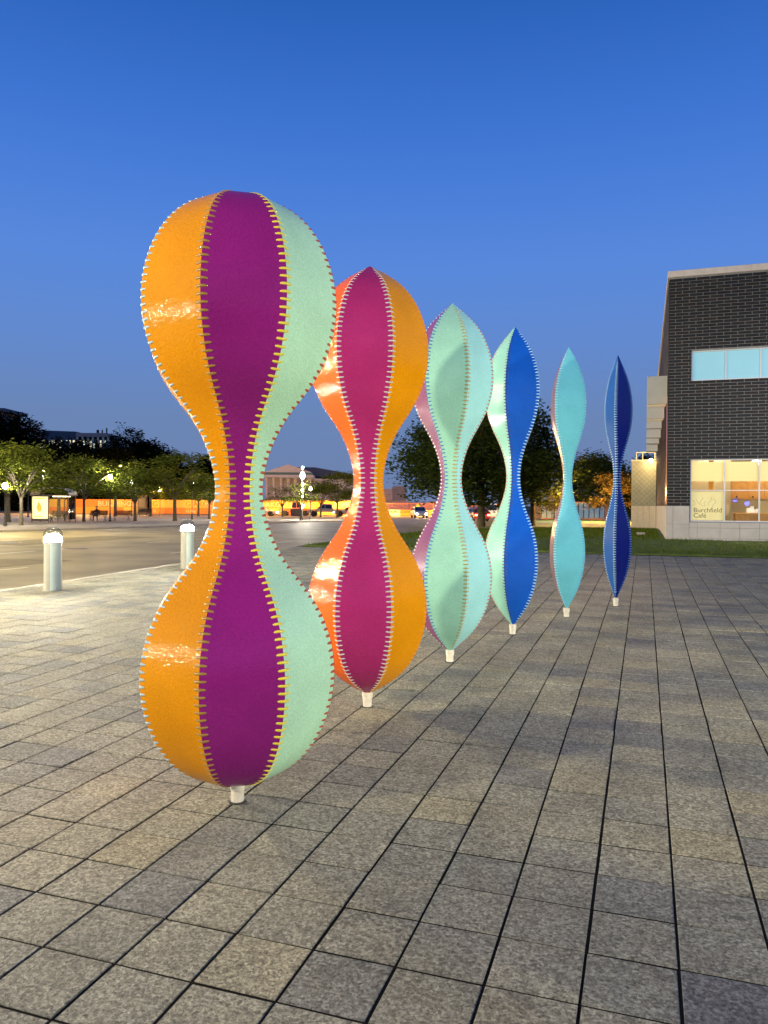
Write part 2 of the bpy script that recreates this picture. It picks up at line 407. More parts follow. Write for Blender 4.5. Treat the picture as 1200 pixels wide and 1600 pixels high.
lm.add([(x, LAWN_Y, lawn_z(x, LAWN_Y) + .02 * math.sin(x * 1.7) * math.sin(LAWN_Y * 1.3)) for x in lx] + [(x, LAWN_Y, .2) for x in lx],
       [(i, i + NX + 1, i + NX + 2, i + 1) for i in range(NX)])
lawn = lm.build('lawn', M['lawn'], smooth='all'); lawn['kind'] = 'structure'
gb = MB()
for k in range(44000):
    far = k >= 26000
    y = LAWN_Y + (5.2 * rnd.random() ** 1.3 if not far else rnd.uniform(4.8, 17)); x = rnd.uniform(-9.6, 9.5 if not far else .6)
    if y > 26 and x > .5: continue
    z = lawn_z(x, y) + .02 * math.sin(x * 1.7) * math.sin(y * 1.3); h = rnd.uniform(.03, .075) * (1.5 if far else 1); a = rnd.uniform(0, 6.28); w = .008 if not far else .018
    gb.add([(x - w * math.cos(a), y - w * math.sin(a), z - .01), (x + w * math.cos(a), y + w * math.sin(a), z - .01), (x + rnd.uniform(-.03, .03), y + rnd.uniform(-.03, .03), z + h)], [(0, 1, 2)])
go = gb.build('grass', leaf_mat('grass_blades', (.045, .08, .010), (.13, .18, .03), .3), fix=False)
tag(go, 'short mown grass on the lawn before the brick building', 'grass', kind='stuff')

# ------------------------------------------------------------------ the six stitched sculptures
PROF = [(0, 0), (.0256, .195), (.062, .465), (.099, .69), (.136, .845), (.172, .945), (.209, 1), (.245, 1), (.283, .945), (.319, .84), (.355, .685),
        (.392, .50), (.43, .36), (.467, .27), (.5, .235)]
PROF = PROF + [(1 - t, w) for t, w in PROF[-2::-1]]
def prof(t):
    for (t0, w0), (t1, w1) in zip(PROF, PROF[1:]):
        if t <= t1:
            return w0 + (w1 - w0) * (t - t0) / (t1 - t0)
    return 0
NS = 200
WT = [prof(i / NS) for i in range(NS + 1)]         # width along the arc length of one panel, the pattern all six share
for _ in range(22): WT = [0] + [(WT[i - 1] + 2 * WT[i] + WT[i + 1]) / 4 for i in range(1, NS)] + [0]
PW = .392                                         # panel width at its widest
LEN = 3.60
def w_of_s(s):
    q = max(0, min(NS - 1e-6, s / LEN * NS)); k = int(q); f = q - k
    return PW * (WT[k] * (1 - f) + WT[k + 1] * f)

PC = {}
def pm(name, col):
    if name not in PC: PC[name] = paint(name, col)
    return PC[name]
COLS = {'amber': (.56, .228, .0), 'purple': (.235, .013, .18), 'mint': (.42, .73, .53), 'magenta': (.30, .020, .130), 'orange': (.66, .105, .004),
        'sky': (.24, .52, .58), 'violet': (.17, .048, .125), 'blue': (.006, .085, .50), 'aqua': (.28, .58, .47), 'seafoam': (.22, .48, .43), 'turquoise': (.13, .50, .64),
        'rose': (.15, .10, .13), 'azure': (.012, .078, .32), 'navy': (.004, .010, .15), 'teal': (.03, .22, .26), 'coral': (.60, .10, .06), 'plum': (.15, .02, .10)}
SC = {'yellow': (.78, .66, .06), 'olive': (.34, .20, .03), 'greyblue': (.30, .46, .52), 'rust': (.42, .075, .02), 'pale': (.46, .48, .48), 'amberdark': (.62, .22, .02),
      'oxblood': (.20, .015, .012), 'cobalt': (.03, .13, .48), 'moss': (.34, .25, .06), 'white': (.74, .74, .72), 'navy': (.012, .02, .10), 'ice': (.36, .62, .76),
      'bluelight': (.10, .27, .52)}
def stitch_mat(n):
    k = 'stitch_' + n
    if k not in M: M[k] = mat(k, SC[n], .4, coat=.3)
    return M[k]

def stitch_template(n, half=.031, wid=.0060, thick=.0050):
    if n <= 4: half = .023
    if n == 8: wid = .0070
    """a short bent steel lozenge with round ends; x across the seam, y outwards, z along the seam"""
    drop = math.tan(math.pi / n)
    vs = []; fs = []; st = [-1, -.86, -.5, 0, .5, .86, 1]; ws = [.0, .72, 1, 1, 1, .72, .0]; seg = 6
    for u, wv in zip(st, ws):
        x = u * half; base = -abs(x) * drop
        for k in range(seg):
            th = 2 * math.pi * k / seg
            vs.append((x, base + thick * (.35 + .65 * math.sin(th)) * (wv * .8 + .2) - .001, max(wv, .08) * wid * math.cos(th)))
    for i in range(len(st) - 1):
        for k in range(seg):
            k2 = (k + 1) % seg; fs.append((i * seg + k, i * seg + k2, (i + 1) * seg + k2, (i + 1) * seg + k))
    fs.append(tuple(range(seg))); fs.append(tuple((len(st) - 1) * seg + k for k in range(seg))[::-1])
    return vs, fs

HSC = {8: 1.026, 7: 1.012, 6: 1.0, 5: .992, 4: .970, 3: .972}    # the fatter ones keep their height
def sculpture(px, py, n, phi0, panels, seams, label, parts_seams, nst=98):
    P = plaza_point(px, py)
    root = empty('sculpture', P); tag(root, label, 'sculpture', 'row of stitched double-bulb sculptures')
    d = Vector((-P.x, -P.y, 0)).normalized(); rg = Vector((-d.y, d.x, 0))
    # right as seen from the camera
    if rg.dot(CAMROT @ Vector((1, 0, 0))) < 0: rg = -rg
    tanh = math.tan(math.pi / n)
    a = [w_of_s(LEN * i / NS) / (2 * tanh) for i in range(NS + 1)]
    LN = LEN * HSC[n]; ds = LN / NS; z = [0.0]
    for i in range(NS):
        da = a[i + 1] - a[i]; z.append(z[-1] + math.sqrt(max(ds * ds - da * da, (.12 * ds) ** 2)))
    zb = .09; H = z[-1]
    top = CAMROT.transposed() @ (P + Vector((0, 0, zb + H - CAM_H))); print('SC', n, 'H %.3f' % H, 'top y %.0f' % (800 + F * top.y / top.z))
    def vert(k, i, out=0.0):
        ph = R(phi0 + 360 / n * k); r = a[i] / math.cos(math.pi / n) + out
        return (rg * math.cos(ph) + d * math.sin(ph)) * r + Vector((0, 0, zb + z[i]))
    for k in range(n):
        mb = MB(); vs = []; step = 2; idx = list(range(0, NS + 1, step)); cols = 5
        for i in idx:
            A, B = vert(k, i), vert(k + 1, i)
            for c in range(cols): vs.append(A.lerp(B, c / (cols - 1)))
        fs = []
        for r_ in range(len(idx) - 1):
            for c in range(cols - 1):
                p = r_ * cols + c; fs.append((p, p + 1, p + cols + 1, p + cols))
        mb.add(vs, fs)
        o = mb.build('panel', pm(panels[k] + '_enamel', COLS[panels[k]]), root, smooth='all', fix=False)
        o.data.flip_normals() if (o.data.polygons[len(fs) // 2].normal.dot(Vector(o.data.polygons[len(fs) // 2].center) - Vector((0, 0, o.data.polygons[len(fs) // 2].center.z))) < 0) else None
        o['label'] = panels[k] + ' panel with stitched edges'
    tv, tf = stitch_template(n)
    loose = {}
    tm = {}
    for k in range(n):
        col = seams[k]; done = 0
        for q in range(nst):
            s = LEN * (.018 + .964 * (q + .5) / nst); i = min(NS - 1, max(1, int(round(s / LEN * NS))))
            if w_of_s(s) < .03: continue
            f = s / LEN * NS - i
            A = vert(k, i); B = vert(k, i + 1 if f > 0 else i - 1); pos = A.lerp(B, abs(f))
            t = (vert(k, i + 1) - vert(k, i - 1)).normalized()
            ph = R(phi0 + 360 / n * k); rad = rg * math.cos(ph) + d * math.sin(ph); circ = Vector((0, 0, 1)).cross(rad)
            out = circ.cross(t).normalized()
            if out.dot(rad) < 0 and abs(t.z) > .2: out = -out
            if abs(t.z) <= .2: out = Vector((0, 0, 1 if i > NS / 2 else -1)); out = (out - t * out.dot(t)).normalized()
            sc = min(1, w_of_s(s) / .10) * rnd.uniform(.95, 1.04)
            X = circ * sc; Mx = Matrix(((X.x, out.x, t.x, pos.x), (X.y, out.y, t.y, pos.y), (X.z, out.z, t.z, pos.z), (0, 0, 0, 1)))
            tilt = Matrix.Rotation(rnd.gauss(0, .03), 4, 'Y'); Mx = Mx @ tilt
            if k in parts_seams:
                if col not in tm:
                    sm = MB(); sm.add(tv, tf); tm[col] = sm.mesh('stitch', stitch_mat(col), True)
                o = link_mesh('stitch', tm[col], root); o.matrix_local = Mx
            else:
                loose.setdefault(col, MB()).add([Mx @ Vector(v) for v in tv], tf)
    for col, mb in loose.items():
        o = mb.build('stitching', stitch_mat(col), root, smooth='all', fix=False); o['kind'] = 'stuff'
    # foot
    f = MB(); f.lathe([(.034, 0), (.034, .062)], 22, 0, flute=.12); fo = f.build('foot_post', M['white_post'], root, smooth=True)
    g = MB(); g.lathe([(.047, -.004), (.047, .002), (.036, .004)], 20); g.build('contact_shade_ring', M['dark_metal'], root)  # dark ring stands in for the contact shade around the post
    c = MB(); c.lathe([(.031, .06), (.038, .064), (.040, .085), (.040, .112), (.02, .12)], 20); c.build('foot_collar', M['white_post'], root, smooth=True)
    return root, H

S_ALL = []
S_ALL.append(sculpture(371, 1252, 8, 65, ['purple', 'amber', 'amber', 'coral', 'sky', 'violet', 'blue', 'mint'],
    ['yellow', 'olive', 'greyblue', 'oxblood', 'ice', 'moss', 'white', 'rust'],
    'largest stitched sculpture, nearest, with amber, purple and mint panels', (0, 1, 7)))
S_ALL.append(sculpture(574, 1104, 7, 69, ['magenta', 'orange', 'orange', 'violet', 'mint', 'blue', 'amber'],
    ['pale', 'pale', 'oxblood', 'moss', 'ice', 'rust', 'amberdark'],
    'stitched sculpture with orange, magenta and amber panels, second from the left', (0, 1, 6)))
S_ALL.append(sculpture(703, 1034, 6, 67.6, ['aqua', 'violet', 'amber', 'blue', 'coral', 'sky'],
    ['moss', 'cobalt', 'white', 'ice', 'olive', 'rust'],
    'stitched sculpture with violet, aqua and pale blue panels, third in the row', ()))
S_ALL.append(sculpture(801, 991, 5, 35.5, ['blue', 'seafoam', 'purple', 'orange', 'sky'],
    ['ice', 'navy', 'rust', 'white', 'moss'],
    'stitched sculpture with one seafoam and one bright blue panel', ()))
S_ALL.append(sculpture(885, 964, 4, 36, ['turquoise', 'rose', 'navy', 'mint'],
    ['bluelight', 'ice', 'oxblood', 'pale'],
    'slim four-sided stitched sculpture showing one broad turquoise panel', ()))
S_ALL.append(sculpture(962, 947, 3, 97, ['azure', 'coral', 'navy'],
    ['ice', 'ice', 'bluelight'],
    'thinnest dark blue stitched sculpture, farthest along, with a navy panel', ()))

# ------------------------------------------------------------------ bollard lights along the kerb
def bollard(x, y, label):
    root = empty('bollard_light', (x, y, plaza_z(y)), YAW + R(8)); tag(root, label, 'bollard light', 'bollard lights along the plaza kerb')
    b = MB(); b.lathe([(.150, 0), (.150, .012), (.138, .014), (.138, .775), (.132, .78)], 36); b.build('post', M['bollard'], root, smooth=True)
    # raised door with its screws
    dmb = MB(); n = 12; vs = []
    for zz in (.016, .772):
        for k in range(n + 1):
            th = R(-92 + 88 * k / n); vs.append((.1415 * math.cos(th), .1415 * math.sin(th), zz))
    fs = [(k, k + 1, n + 2 + k, n + 1 + k) for k in range(n)]; dmb.add(vs, fs)
    fs2 = []
    dmb.build('access_door', M['bollard_b'], root, smooth='all')
    s = MB(); s.lathe([(.007, 0), (.007, .006), (.004, .009)], 8); so = s.build('screw', M['dark_metal'], root); so.location = (.1405 * math.cos(R(-52)), .1405 * math.sin(R(-52)), .05); so.rotation_euler = (0, R(90), R(-52))
    c = MB(); c.lathe([(.139, .775), (.152, .779), (.155, .79), (.152, .802), (.12, .806)], 36); c.build('collar', M['grey_metal'], root, smooth=True)
    l = MB(); l.lathe([(.134, .808), (.136, .85), (.125, .885), (.09, .91), (.03, .925)], 24); l.build('lamp', M['bollard_lamp'], root, smooth=True)
    g = MB(); prof_ = [(.146, .806), (.147, .90)] + [(.147 * math.cos(R(t)), .90 + .147 * math.sin(R(t))) for t in range(10, 90, 10)] + [(.004, 1.047)]
    g.lathe(prof_, 36); g.build('dome', M['dome'], root, smooth=True)
    return root
for y, lb_ in ((10.18, 'lit domed bollard light nearest the viewer on the plaza kerb'), (14.09, 'lit domed bollard light right beside the largest sculpture'),
               (6.27, 'lit domed bollard light outside the picture, left of the nearest one'), (2.36, 'lit domed bollard light outside the picture, beside the viewer')):
    bollard(-9.16, y, lb_)

# ------------------------------------------------------------------ museum building
WY = 26.1; BX = .68; BZ = .50
def wp(px, py, dy=0.0): return on_plane(px, py, (0, 1, 0), (0, WY + dy, 0))
Z_COP0, Z_COP1 = 8.86, 9.06
UZ0, UZ1 = 5.56, 6.50
GZ0, GZ1, GZM = 1.13, 3.08, 2.11
WX0, WPITCH, NWIN = 1.37, .985, 9
WX1 = WX0 + WPITCH * NWIN; BX1 = 12.4
STONE_Z = 1.615
bld = empty('museum_building', (BX, WY, BZ)); tag(bld, 'dark brick museum building with lit cafe window at the right', 'building')
def bpart(mb, name, m, parent=None, smooth=False, kind=None):
    o = mb.build(name, m, None, smooth)
    o.parent = parent or bld; o.matrix_parent_inverse = Matrix.Translation((-BX, -WY, -BZ))
    if kind: o['kind'] = kind
    return o
RE = .022                                           # bricks stand this far proud of the mortar
w = MB()
y0, y1 = WY + RE, WY + .30
for (x0, x1, z0, z1) in ((BX + RE, WX0, BZ - .3, Z_COP0), (WX0, WX1, BZ - .3, GZ0), (WX0, WX1, GZ1, UZ0), (WX0, WX1, UZ1, Z_COP0), (WX1, BX1, BZ - .3, Z_COP0)):
    w.box(x0, x1, y0, y1, z0, z1)
bpart(w, 'wall', M['mortar'])
w = MB(); w.box(BX + RE, BX + .3, y1, WY + 23.2, BZ - .3, Z_COP0); w.box(BX1 - .3, BX1, y1, WY + 23.2, BZ - .3, Z_COP0); w.box(BX + .3, BX1 - .3, WY + 23, WY + 23.2, BZ - .3, Z_COP0)
bpart(w, 'wall', M['brick'])
w = MB(); w.box(BX + .3, BX1 - .3, y1, WY + 23, Z_COP0 - .25, Z_COP0 - .1); bpart(w, 'roof', M['zinc'])
xs = BX - .035; seg = 2.4
while xs < BX1:                                      # coping in lengths
    w = MB(); w.bbox(xs, min(xs + seg, BX1) - .006, WY - .035, WY + .34, Z_COP0, Z_COP1, .008); bpart(w, 'coping', M['coping']); xs += seg
w = MB(); w.bbox(BX - .035, BX + .34, WY + .345, WY + 23.2, Z_COP0, Z_COP1, .008); bpart(w, 'coping', M['coping'])
# bricks, running bond
BL, BH, BJ, BV_ = .402, .0985, .016, .026
def brick_mesh(L_, m):
    b = MB(); hx, hz, c = L_ / 2, (BH - BJ) / 2, .003
    vs = [(-hx, .03, -hz), (hx, .03, -hz), (hx, .03, hz), (-hx, .03, hz), (-hx, c, -hz), (hx, c, -hz), (hx, c, hz), (-hx, c, hz),
          (-hx + c, 0, -hz + c), (hx - c, 0, -hz + c), (hx - c, 0, hz - c), (-hx + c, 0, hz - c)]
    b.add(vs, [(8, 9, 10, 11)] + [(a + i, a + (i + 1) % 4, a + 4 + (i + 1) % 4, a + 4 + i) for a in (0, 4) for i in range(4)])
    return b
brick_meshes = {}
def bmesh_for(L_, k):
    key = (round(L_, 3), k)
    if key not in brick_meshes: brick_meshes[key] = brick_mesh(L_, 0).mesh('brick', M[('brick', 'brick_b', 'brick_c')[k]])
    return brick_meshes[key]
allb = []
row = 0; zc = STONE_Z + BH / 2 + .004
while zc + BH / 2 < Z_COP0 + .002:
    x = BX - (BL / 2 if row % 2 else 0)
    while x < BX1:
        a, b = max(x, BX), min(x + BL, BX1)
        segs = [(a, b)]
        if GZ0 - .01 < zc < GZ1 + .02 or UZ0 - .02 < zc < UZ1 + .02:
            segs = []
            if a < WX0 - .03: segs.append((a, min(b, WX0)))
            if b > WX1 + .03: segs.append((max(a, WX1), b))
        for (p, q) in segs:
            if q - p > .05: allb.append((p, q, zc))
        x += BL
    row += 1; zc += BH
inview = [b for b in allb if b[0] < 3.75]; others = [b for b in allb if b[0] >= 3.75]
inview.sort(key=lambda b: (abs(b[2] - 3.2) + .3 * b[0]))
vis, extra = inview[:300], inview[300:] + others
stuffm = MB()
for (p, q, z) in vis:
    o = link_mesh('brick', bmesh_for(q - p - BV_, rnd.choice((0, 0, 1, 2))), bld)
    o.location = ((p + q) / 2 - BX, rnd.gauss(0, .0012), z - BZ)
for (p, q, z) in extra:
    b = brick_mesh(q - p - BV_, 0); dy = rnd.gauss(0, .0012)
    stuffm.add([((v[0] + (p + q) / 2), v[1] + WY + dy, v[2] + z) for v in b.v], b.f, rnd.choice((0, 0, 1, 2)))
# flank of the wall, seen at a grazing angle
row = 0; zc = STONE_Z + BH / 2 + .004
while zc + BH / 2 < Z_COP0:
    yv = WY + .03 - (BL / 2 if row % 2 else 0)
    while yv < WY + 7:
        a = max(yv, WY + .03)
        if zc > 5.32 or a < WY + .5:
            b = brick_mesh(min(yv + BL, 99) - a - BJ, 0)
            stuffm.add([(BX + v[1], (a + yv + BL) / 2 - v[0], v[2] + zc) for v in b.v], b.f, rnd.choice((0, 0, 1, 2)))
        yv += BL
    row += 1; zc += BH
so = bpart(stuffm, 'brickwork', [M['brick'], M['brick_b'], M['brick_c']], kind='stuff')
# stone base blocks
def block(x0, x1, z0, z1, y=WY - .03):
    b = MB(); g = .004
    b.box(x0 + g, x1 - g, y, WY + .02, z0 + g, z1 - g); return bpart(b, 'stone_block', M['stone'])
w = MB(); w.box(BX - .02, BX1, WY + .001, WY + RE, BZ - .3, GZ0 - .01); bpart(w, 'wall', M['mortar'])
for (a, b) in ((BX - .034, .86), (.86, WX0 - .03)):
    for (c, d) in ((BZ - .2, 1.04), (1.04, STONE_Z - .004)): block(a, b, c, d)
xx = WX0 - .03; k = 0
widths = [.24, .66, .56, .56, .55]
while xx < BX1:
    wd = widths[k] if k < len(widths) else .56
    for (c, d) in ((BZ - .2, .60), (.60, .93), (.93, GZ0 - .03)): block(xx, xx + wd, c, d)
    xx += wd; k += 1
yy = WY + .02
for k in range(18):
    b = MB(); b.box(BX - .03, BX + .022, yy + .004, yy + 1.29, BZ - .3, STONE_Z - .004); bpart(b, 'stone_block', M['stone']); yy += 1.3

# windows
M['frosted_lit'] = mat('translucent_lit_film', (.55, .48, .28), .6, emit=(.66, .52, .22), estr=.72, var=.08, vscale=3)
M['shade_lit'] = mat('lit_roller_shade', (.6, .5, .3), .7, emit=(.84, .60, .19), estr=.78)
M['pane_glow'] = mat('blue_grey_glow_blind_glass', (.20, .38, .44), .12, emit=(.17, .38, .46), estr=.72, var=.06, vscale=1.2, coat=.4)  # glow put into the pane itself to bring it up bright
M['pane'] = clear_glass('window_glass', (.93, .95, .94), .02, .15)
M['cream'] = mat('cream_wall', (.62, .50, .32), .8)
M['wood'] = mat('oiled_maple', (.50, .25, .07), .5, var=.15, vscale=6)
M['beige'] = mat('beige_wall', (.42, .34, .22), .8)
def window(x, z0, z1, rail):
    f = MB(); fw = .032; ya, yb = WY + .06, WY + .13
    f.box(x, x + WPITCH, ya, yb, z1 - fw, z1); f.box(x, x + WPITCH, ya, yb, z0, z0 + fw)
    f.box(x, x + fw, ya, yb, z0 + fw, z1 - fw); f.box(x + WPITCH - fw * .35, x + WPITCH, ya, yb, z0 + fw, z1 - fw)
    if rail: f.box(x + fw, x + WPITCH - fw * .35, ya, yb, rail - fw / 2, rail + fw / 2)
    return bpart(f, 'window', M['grey_metal'])
def pane(win, x, z0, z1, m, name='pane', y=.10):
    g = MB(); g.box(x + .034, x + WPITCH - .013, WY + y, WY + y + .012, z0, z1)
    o = g.build(name, m, win)
    return o
for i in range(NWIN):
    x = WX0 + i * WPITCH
    wnd = window(x, UZ0, UZ1, None); pane(wnd, x, UZ0 + .034, UZ1 - .034, M['pane_glow'])
    wnd = window(x, GZ0, GZ1, GZM)
    pane(wnd, x, GZM + .018, GZ1 - .034, M['pane']); pane(wnd, x, GZ0 + .034, GZM - .018, M['pane'])
    pane(wnd, x, GZM + .285, GZ1 - .075, M['shade_lit'], 'roller_shade', .145)
    if i == 0: 
        pn = pane(wnd, x, GZ0 + .045, GZM - .03, M['frosted_lit'], 'sign_panel', .145); signwin = wnd
# lettering helper
def lettering(name, txt, size, m, matrix, parent=None, depth=.002, align='LEFT', space=1.0):
    cu = bpy.data.curves.new('txt', 'FONT'); cu.body = txt; cu.size = size; cu.extrude = depth; cu.align_x = align; cu.space_character = space; cu.resolution_u = 3
    tmp = bpy.data.objects.new('txt', cu); COL.objects.link(tmp)
    dg = bpy.context.evaluated_depsgraph_get(); me = bpy.data.meshes.new_from_object(tmp.evaluated_get(dg)); bpy.data.objects.remove(tmp)
    me.materials.clear(); me.materials.append(m); me.transform(matrix)
    return link_mesh(name, me, parent)
M['sign_grey'] = mat('sign_lettering', (.16, .13, .07), .6)
TX = lambda x, y, z: Matrix.Translation((x, y, z)) @ Matrix.Rotation(R(90), 4, 'X')
for t, z, sz in (('Burchfield', 1.42, .205), ('Café', 1.25, .205)):
    o = lettering('lettering', t, sz, M['sign_grey'], TX(WX0 + .10, WY + .1435, z), signwin, .0005)
# faint contour drawing on the film
for k in range(6):
    q = MB(); px0 = WX0 + .1 + .12 * k
    q.tube([(px0 + .05 * math.sin(j * .9 + k), WY + .143, 1.62 + .03 * math.sin(k * 2) + j * .045 + .02 * math.sin(j * 2 + k)) for j in range(5 + k % 3)], .004, 4)
    o = q.build('drawn_line', mat('film_drawing', (.40, .32, .15), .7) if k == 0 else bpy.data.materials['film_drawing'], signwin)
# cafe room: floor, ceiling, walls of the building
w = MB(); w.box(WX0 - .3, WX1 + .3, WY + 4.2, WY + 4.3, BZ, 3.5); w.box(WX0 - .4, WX0 - .3, WY + .3, WY + 4.3, BZ, 3.5); w.box(WX1 + .3, WX1 + .4, WY + .3, WY + 4.3, BZ, 3.5)
bpart(w, 'interior_wall', M['cream'])
w = MB(); w.box(WX0 - .4, WX1 + .4, WY + .31, WY + 4.3, 3.5, 3.6); bpart(w, 'ceiling', M['cream'])
w = MB(); w.box(WX0 - .4, WX1 + .4, WY + .31, WY + 4.3, BZ - .1, BZ); bpart(w, 'floor', M['wood'])
w = MB(); a = wp(1107, 780, .9); w.box(a.x, a.x + .15, WY + .85, WY + 1.0, BZ, 3.5); bpart(w, 'column', mat('lit_wood_column', (.75, .36, .06), .5))
w = MB(); w.box(WX0 - .28, wp(1141, 780, 2.6).x, WY + 2.5, WY + 2.6, BZ, 3.5); bpart(w, 'partition', M['beige'])
# things inside the cafe
cx0, cx1 = wp(1142, 770, 2.6).x, wp(1142, 770, 2.6).x + 2.6
cab = empty('wall_cabinet', (cx0, WY + 2.9, 1.82)); tag(cab, 'row of maple wall cabinets seen through the cafe window', 'cabinet')
for k in range(5):
    m_ = MB(); m_.bbox(.52 * k, .52 * k + .512, -.35, 0, .06, .66, .006); m_.build('cabinet_door', M['wood'], cab)
m_ = MB(); m_.box(-.02, 2.62, -.32, .0, 0, .055); m_.build('light_rail', M['beige'], cab)
for k in range(4):
    m_ = MB(); m_.box(.5 * k + .15, .5 * k + .2, -.37, -.351, .09, .15); m_.build('handle', M['dark_metal'], cab)
ctr = empty('cafe_counter', (cx0 + .05, WY + 1.6, BZ)); tag(ctr, 'orange wood cafe counter lit behind the window', 'counter')
for k in range(5):
    m_ = MB(); m_.bbox(.46 * k, .46 * k + .45, -.03, 0, .1, .86, .005); m_.build('front_panel', M['wood'], ctr)
m_ = MB(); m_.bbox(-.05, 2.4, -.06, .6, .862, .90, .006); m_.build('counter_top', mat('amber_top', (.75, .40, .10), .3), ctr)
m_ = MB(); m_.box(0, 2.3, .001, .55, 0, .86); m_.build('carcass', M['wood'], ctr)
M['china'] = mat('glowing_white_china', (.85, .84, .8), .3, emit=(1, .95, .85), estr=.35)  # faint glow put into the china, though cups are no lamps
for k, (px, py, h) in enumerate(((1171, 797, .16), (1177, 795, .22), (1181, 803, .12), (1174, 804, .12), (1186, 794, .14))):
    p = wp(px, py, 1.45)
    m_ = MB(); m_.lathe([(.035, 0), (.05, .02), (.055, h), (.048, h), (.04, .03)], 14)
    o = m_.build('cup', M['china'], None, True); o.location = (p.x, WY + 1.72, BZ + .901)
    tag(o, ('first white cup from the left', 'tall white cup in the middle', 'white cup near the front edge', 'short white cup behind the first', 'rightmost white cup')[k] + ' on the cafe counter', 'cup', 'cups on the cafe counter')
blue = emitter('blue_spot_glow', (.10, .10, 1), 5)
for px, py, lb_ in ((1148, 781, 'small blue lamp under the cafe wall cabinets, left one'), (1167, 787, 'blue lit display on the cafe back wall, right one')):
    p = wp(px, py, 2.85); m_ = MB(); m_.lathe([(.02, -.07), (.07, -.04), (.075, .04), (.03, .07)], 14); r_ = empty('blue_lamp', (p.x, WY + 2.75, p.z)); tag(r_, lb_, 'lamp')
    m_.build('lit_shade', blue, r_, True); m_ = MB(); m_.box(-.012, .012, .0, .18, -.012, .012); m_.build('bracket', M['dark_metal'], r_)
p = wp(1183, 722.5, .55)
cl = empty('ceiling_lamp', (p.x, WY + .62, 3.5)); tag(cl, 'bright oval ceiling lamp inside the cafe window', 'lamp')
m_ = MB(); m_.lathe([(.02, p.z - 3.5 - .09), (.13, p.z - 3.5 - .06), (.165, p.z - 3.5), (.13, p.z - 3.5 + .05), (.02, p.z - 3.5 + .07)], 20); m_.build('shade', emitter('cafe_lamp_glow', (1, .93, .75), 14), cl, True)
m_ = MB(); m_.lathe([(.01, p.z - 3.5 + .06), (.01, 0)], 8); m_.build('stem', M['dark_metal'], cl)
for k, x in enumerate((2.2, 4.2, 6.4, 8.4)):
    r_ = empty('ceiling_lamp', (x, WY + 2.0, 3.5)); tag(r_, 'square ceiling panel lamp deep inside the cafe, ' + ('behind the signed window', 'behind the third window', 'behind the sixth window', 'behind the last window')[k], 'lamp', 'ceiling panel lamps of the cafe')
    m_ = MB(); m_.box(-.3, .3, -.3, .3, -.05, -.01); m_.build('panel', emitter('cafe_panel_glow', (1, .82, .55), 45) if k == 0 else bpy.data.materials['cafe_panel_glow'], r_)

# box of stacked metal fins on the flank, and the lower window strips, glow set in the glass
M['fin'] = mat('pale_metal_fin', (.46, .48, .46), .5, var=.06, vscale=3)
M['fin_edge'] = mat('fin_soffit', (.62, .55, .38), .6)
ly_ = 27.0
def fz(py): return on_plane(1020, py, (0, 1, 0), (0, ly_, 0)).z
fl, fr_ = on_plane(1010.5, 640, (0, 1, 0), (0, ly_, 0)).x, BX - .004
for (ya, yb, k) in ((588, 631.5, 1), (636, 654.5, .86), (657.5, 669.5, .74), (670.5, 684, .70), (685, 693, .62), (694.5, 705, .55)):
    w = MB(); w.bbox(fl, fl + (fr_ - fl) * k, ly_, ly_ + .5, fz(yb), fz(ya), .006); bpart(w, 'fin_box', M['fin'])
for (ya, yb, k) in ((631.8, 635.6, .93), (654.8, 657.2, .8)):
    w = MB(); w.box(fl + .004, fl + (fr_ - fl) * k, ly_ + .02, ly_ + .48, fz(yb), fz(ya)); bpart(w, 'fin_soffit', M['fin_edge'])
M['strip_glass'] = mat('rose_glow_strip_glass', (.30, .12, .08), .15, emit=(.7, .22, .12), estr=.35, coat=.5)
for k in range(12):
    y = WY + .6 + 1.75 * k
    w = MB(); w.box(BX - .012, BX + .021, y, y + .95, STONE_Z + .05, 5.2); fo = bpart(w, 'flank_window', M['strip_glass'])
    w = MB(); w.box(BX - .03, BX + .021, y + .96, y + 1.74, STONE_Z + .01, 5.25); bpart(w, 'mullion', M['brick_b'])

# annex with diagonal metal tiles over a stone base
AY = 49.35; AX0 = on_plane(986.5, 760, (0, 1, 0), (0, AY, 0)).x; AX1 = BX - .03
az = lambda py: on_plane(1006, py, (0, 1, 0), (0, AY, 0)).z
ann = empty('metal_clad_annex', (AX0, AY, 0)); tag(ann, 'low annex clad in diagonal metal tiles over a pale stone base', 'building')
def apart(mb, name, m, kind=None):
    o = mb.build(name, m, ann); o.matrix_parent_inverse = Matrix.Translation((-AX0, -AY, 0))
    if kind: o['kind'] = kind
    return o
AZ0, AZ1, AZT = -.2, az(790.5), az(720)
w = MB(); w.box(AX0, AX1, AY + .03, AY + 5, AZ1, AZT - .02); apart(w, 'wall', M['dark_metal'])
w = MB(); t = .30
def clip(poly, f):
    out = []
    for i in range(len(poly)):
        a, b = poly[i], poly[(i + 1) % len(poly)]; fa, fb = f(a), f(b)
        if fa >= 0: out.append(a)
        if fa * fb < 0: k = fa / (fa - fb); out.append((a[0] + (b[0] - a[0]) * k, a[1] + (b[1] - a[1]) * k))
    return out
for i in range(-2, 12):
    for j in range(-2, 24):
        cx, cz = AX0 + i * t + (t / 2 if j % 2 else 0), AZ1 + j * t / 2
        h = t / 2 - .006
        poly = [(cx - h, cz), (cx, cz - h), (cx + h, cz), (cx, cz + h)]
        for f in (lambda p: p[0] - AX0, lambda p: AX1 - p[0], lambda p: p[1] - AZ1, lambda p: AZT - p[1]):
            poly = clip(poly, f) if poly else poly
        if len(poly) >= 3:
            dy = rnd.uniform(0, .006); w.prism(poly, AY + dy, AY + .029)
apart(w, 'shingles', M['zinc'], 'stuff')
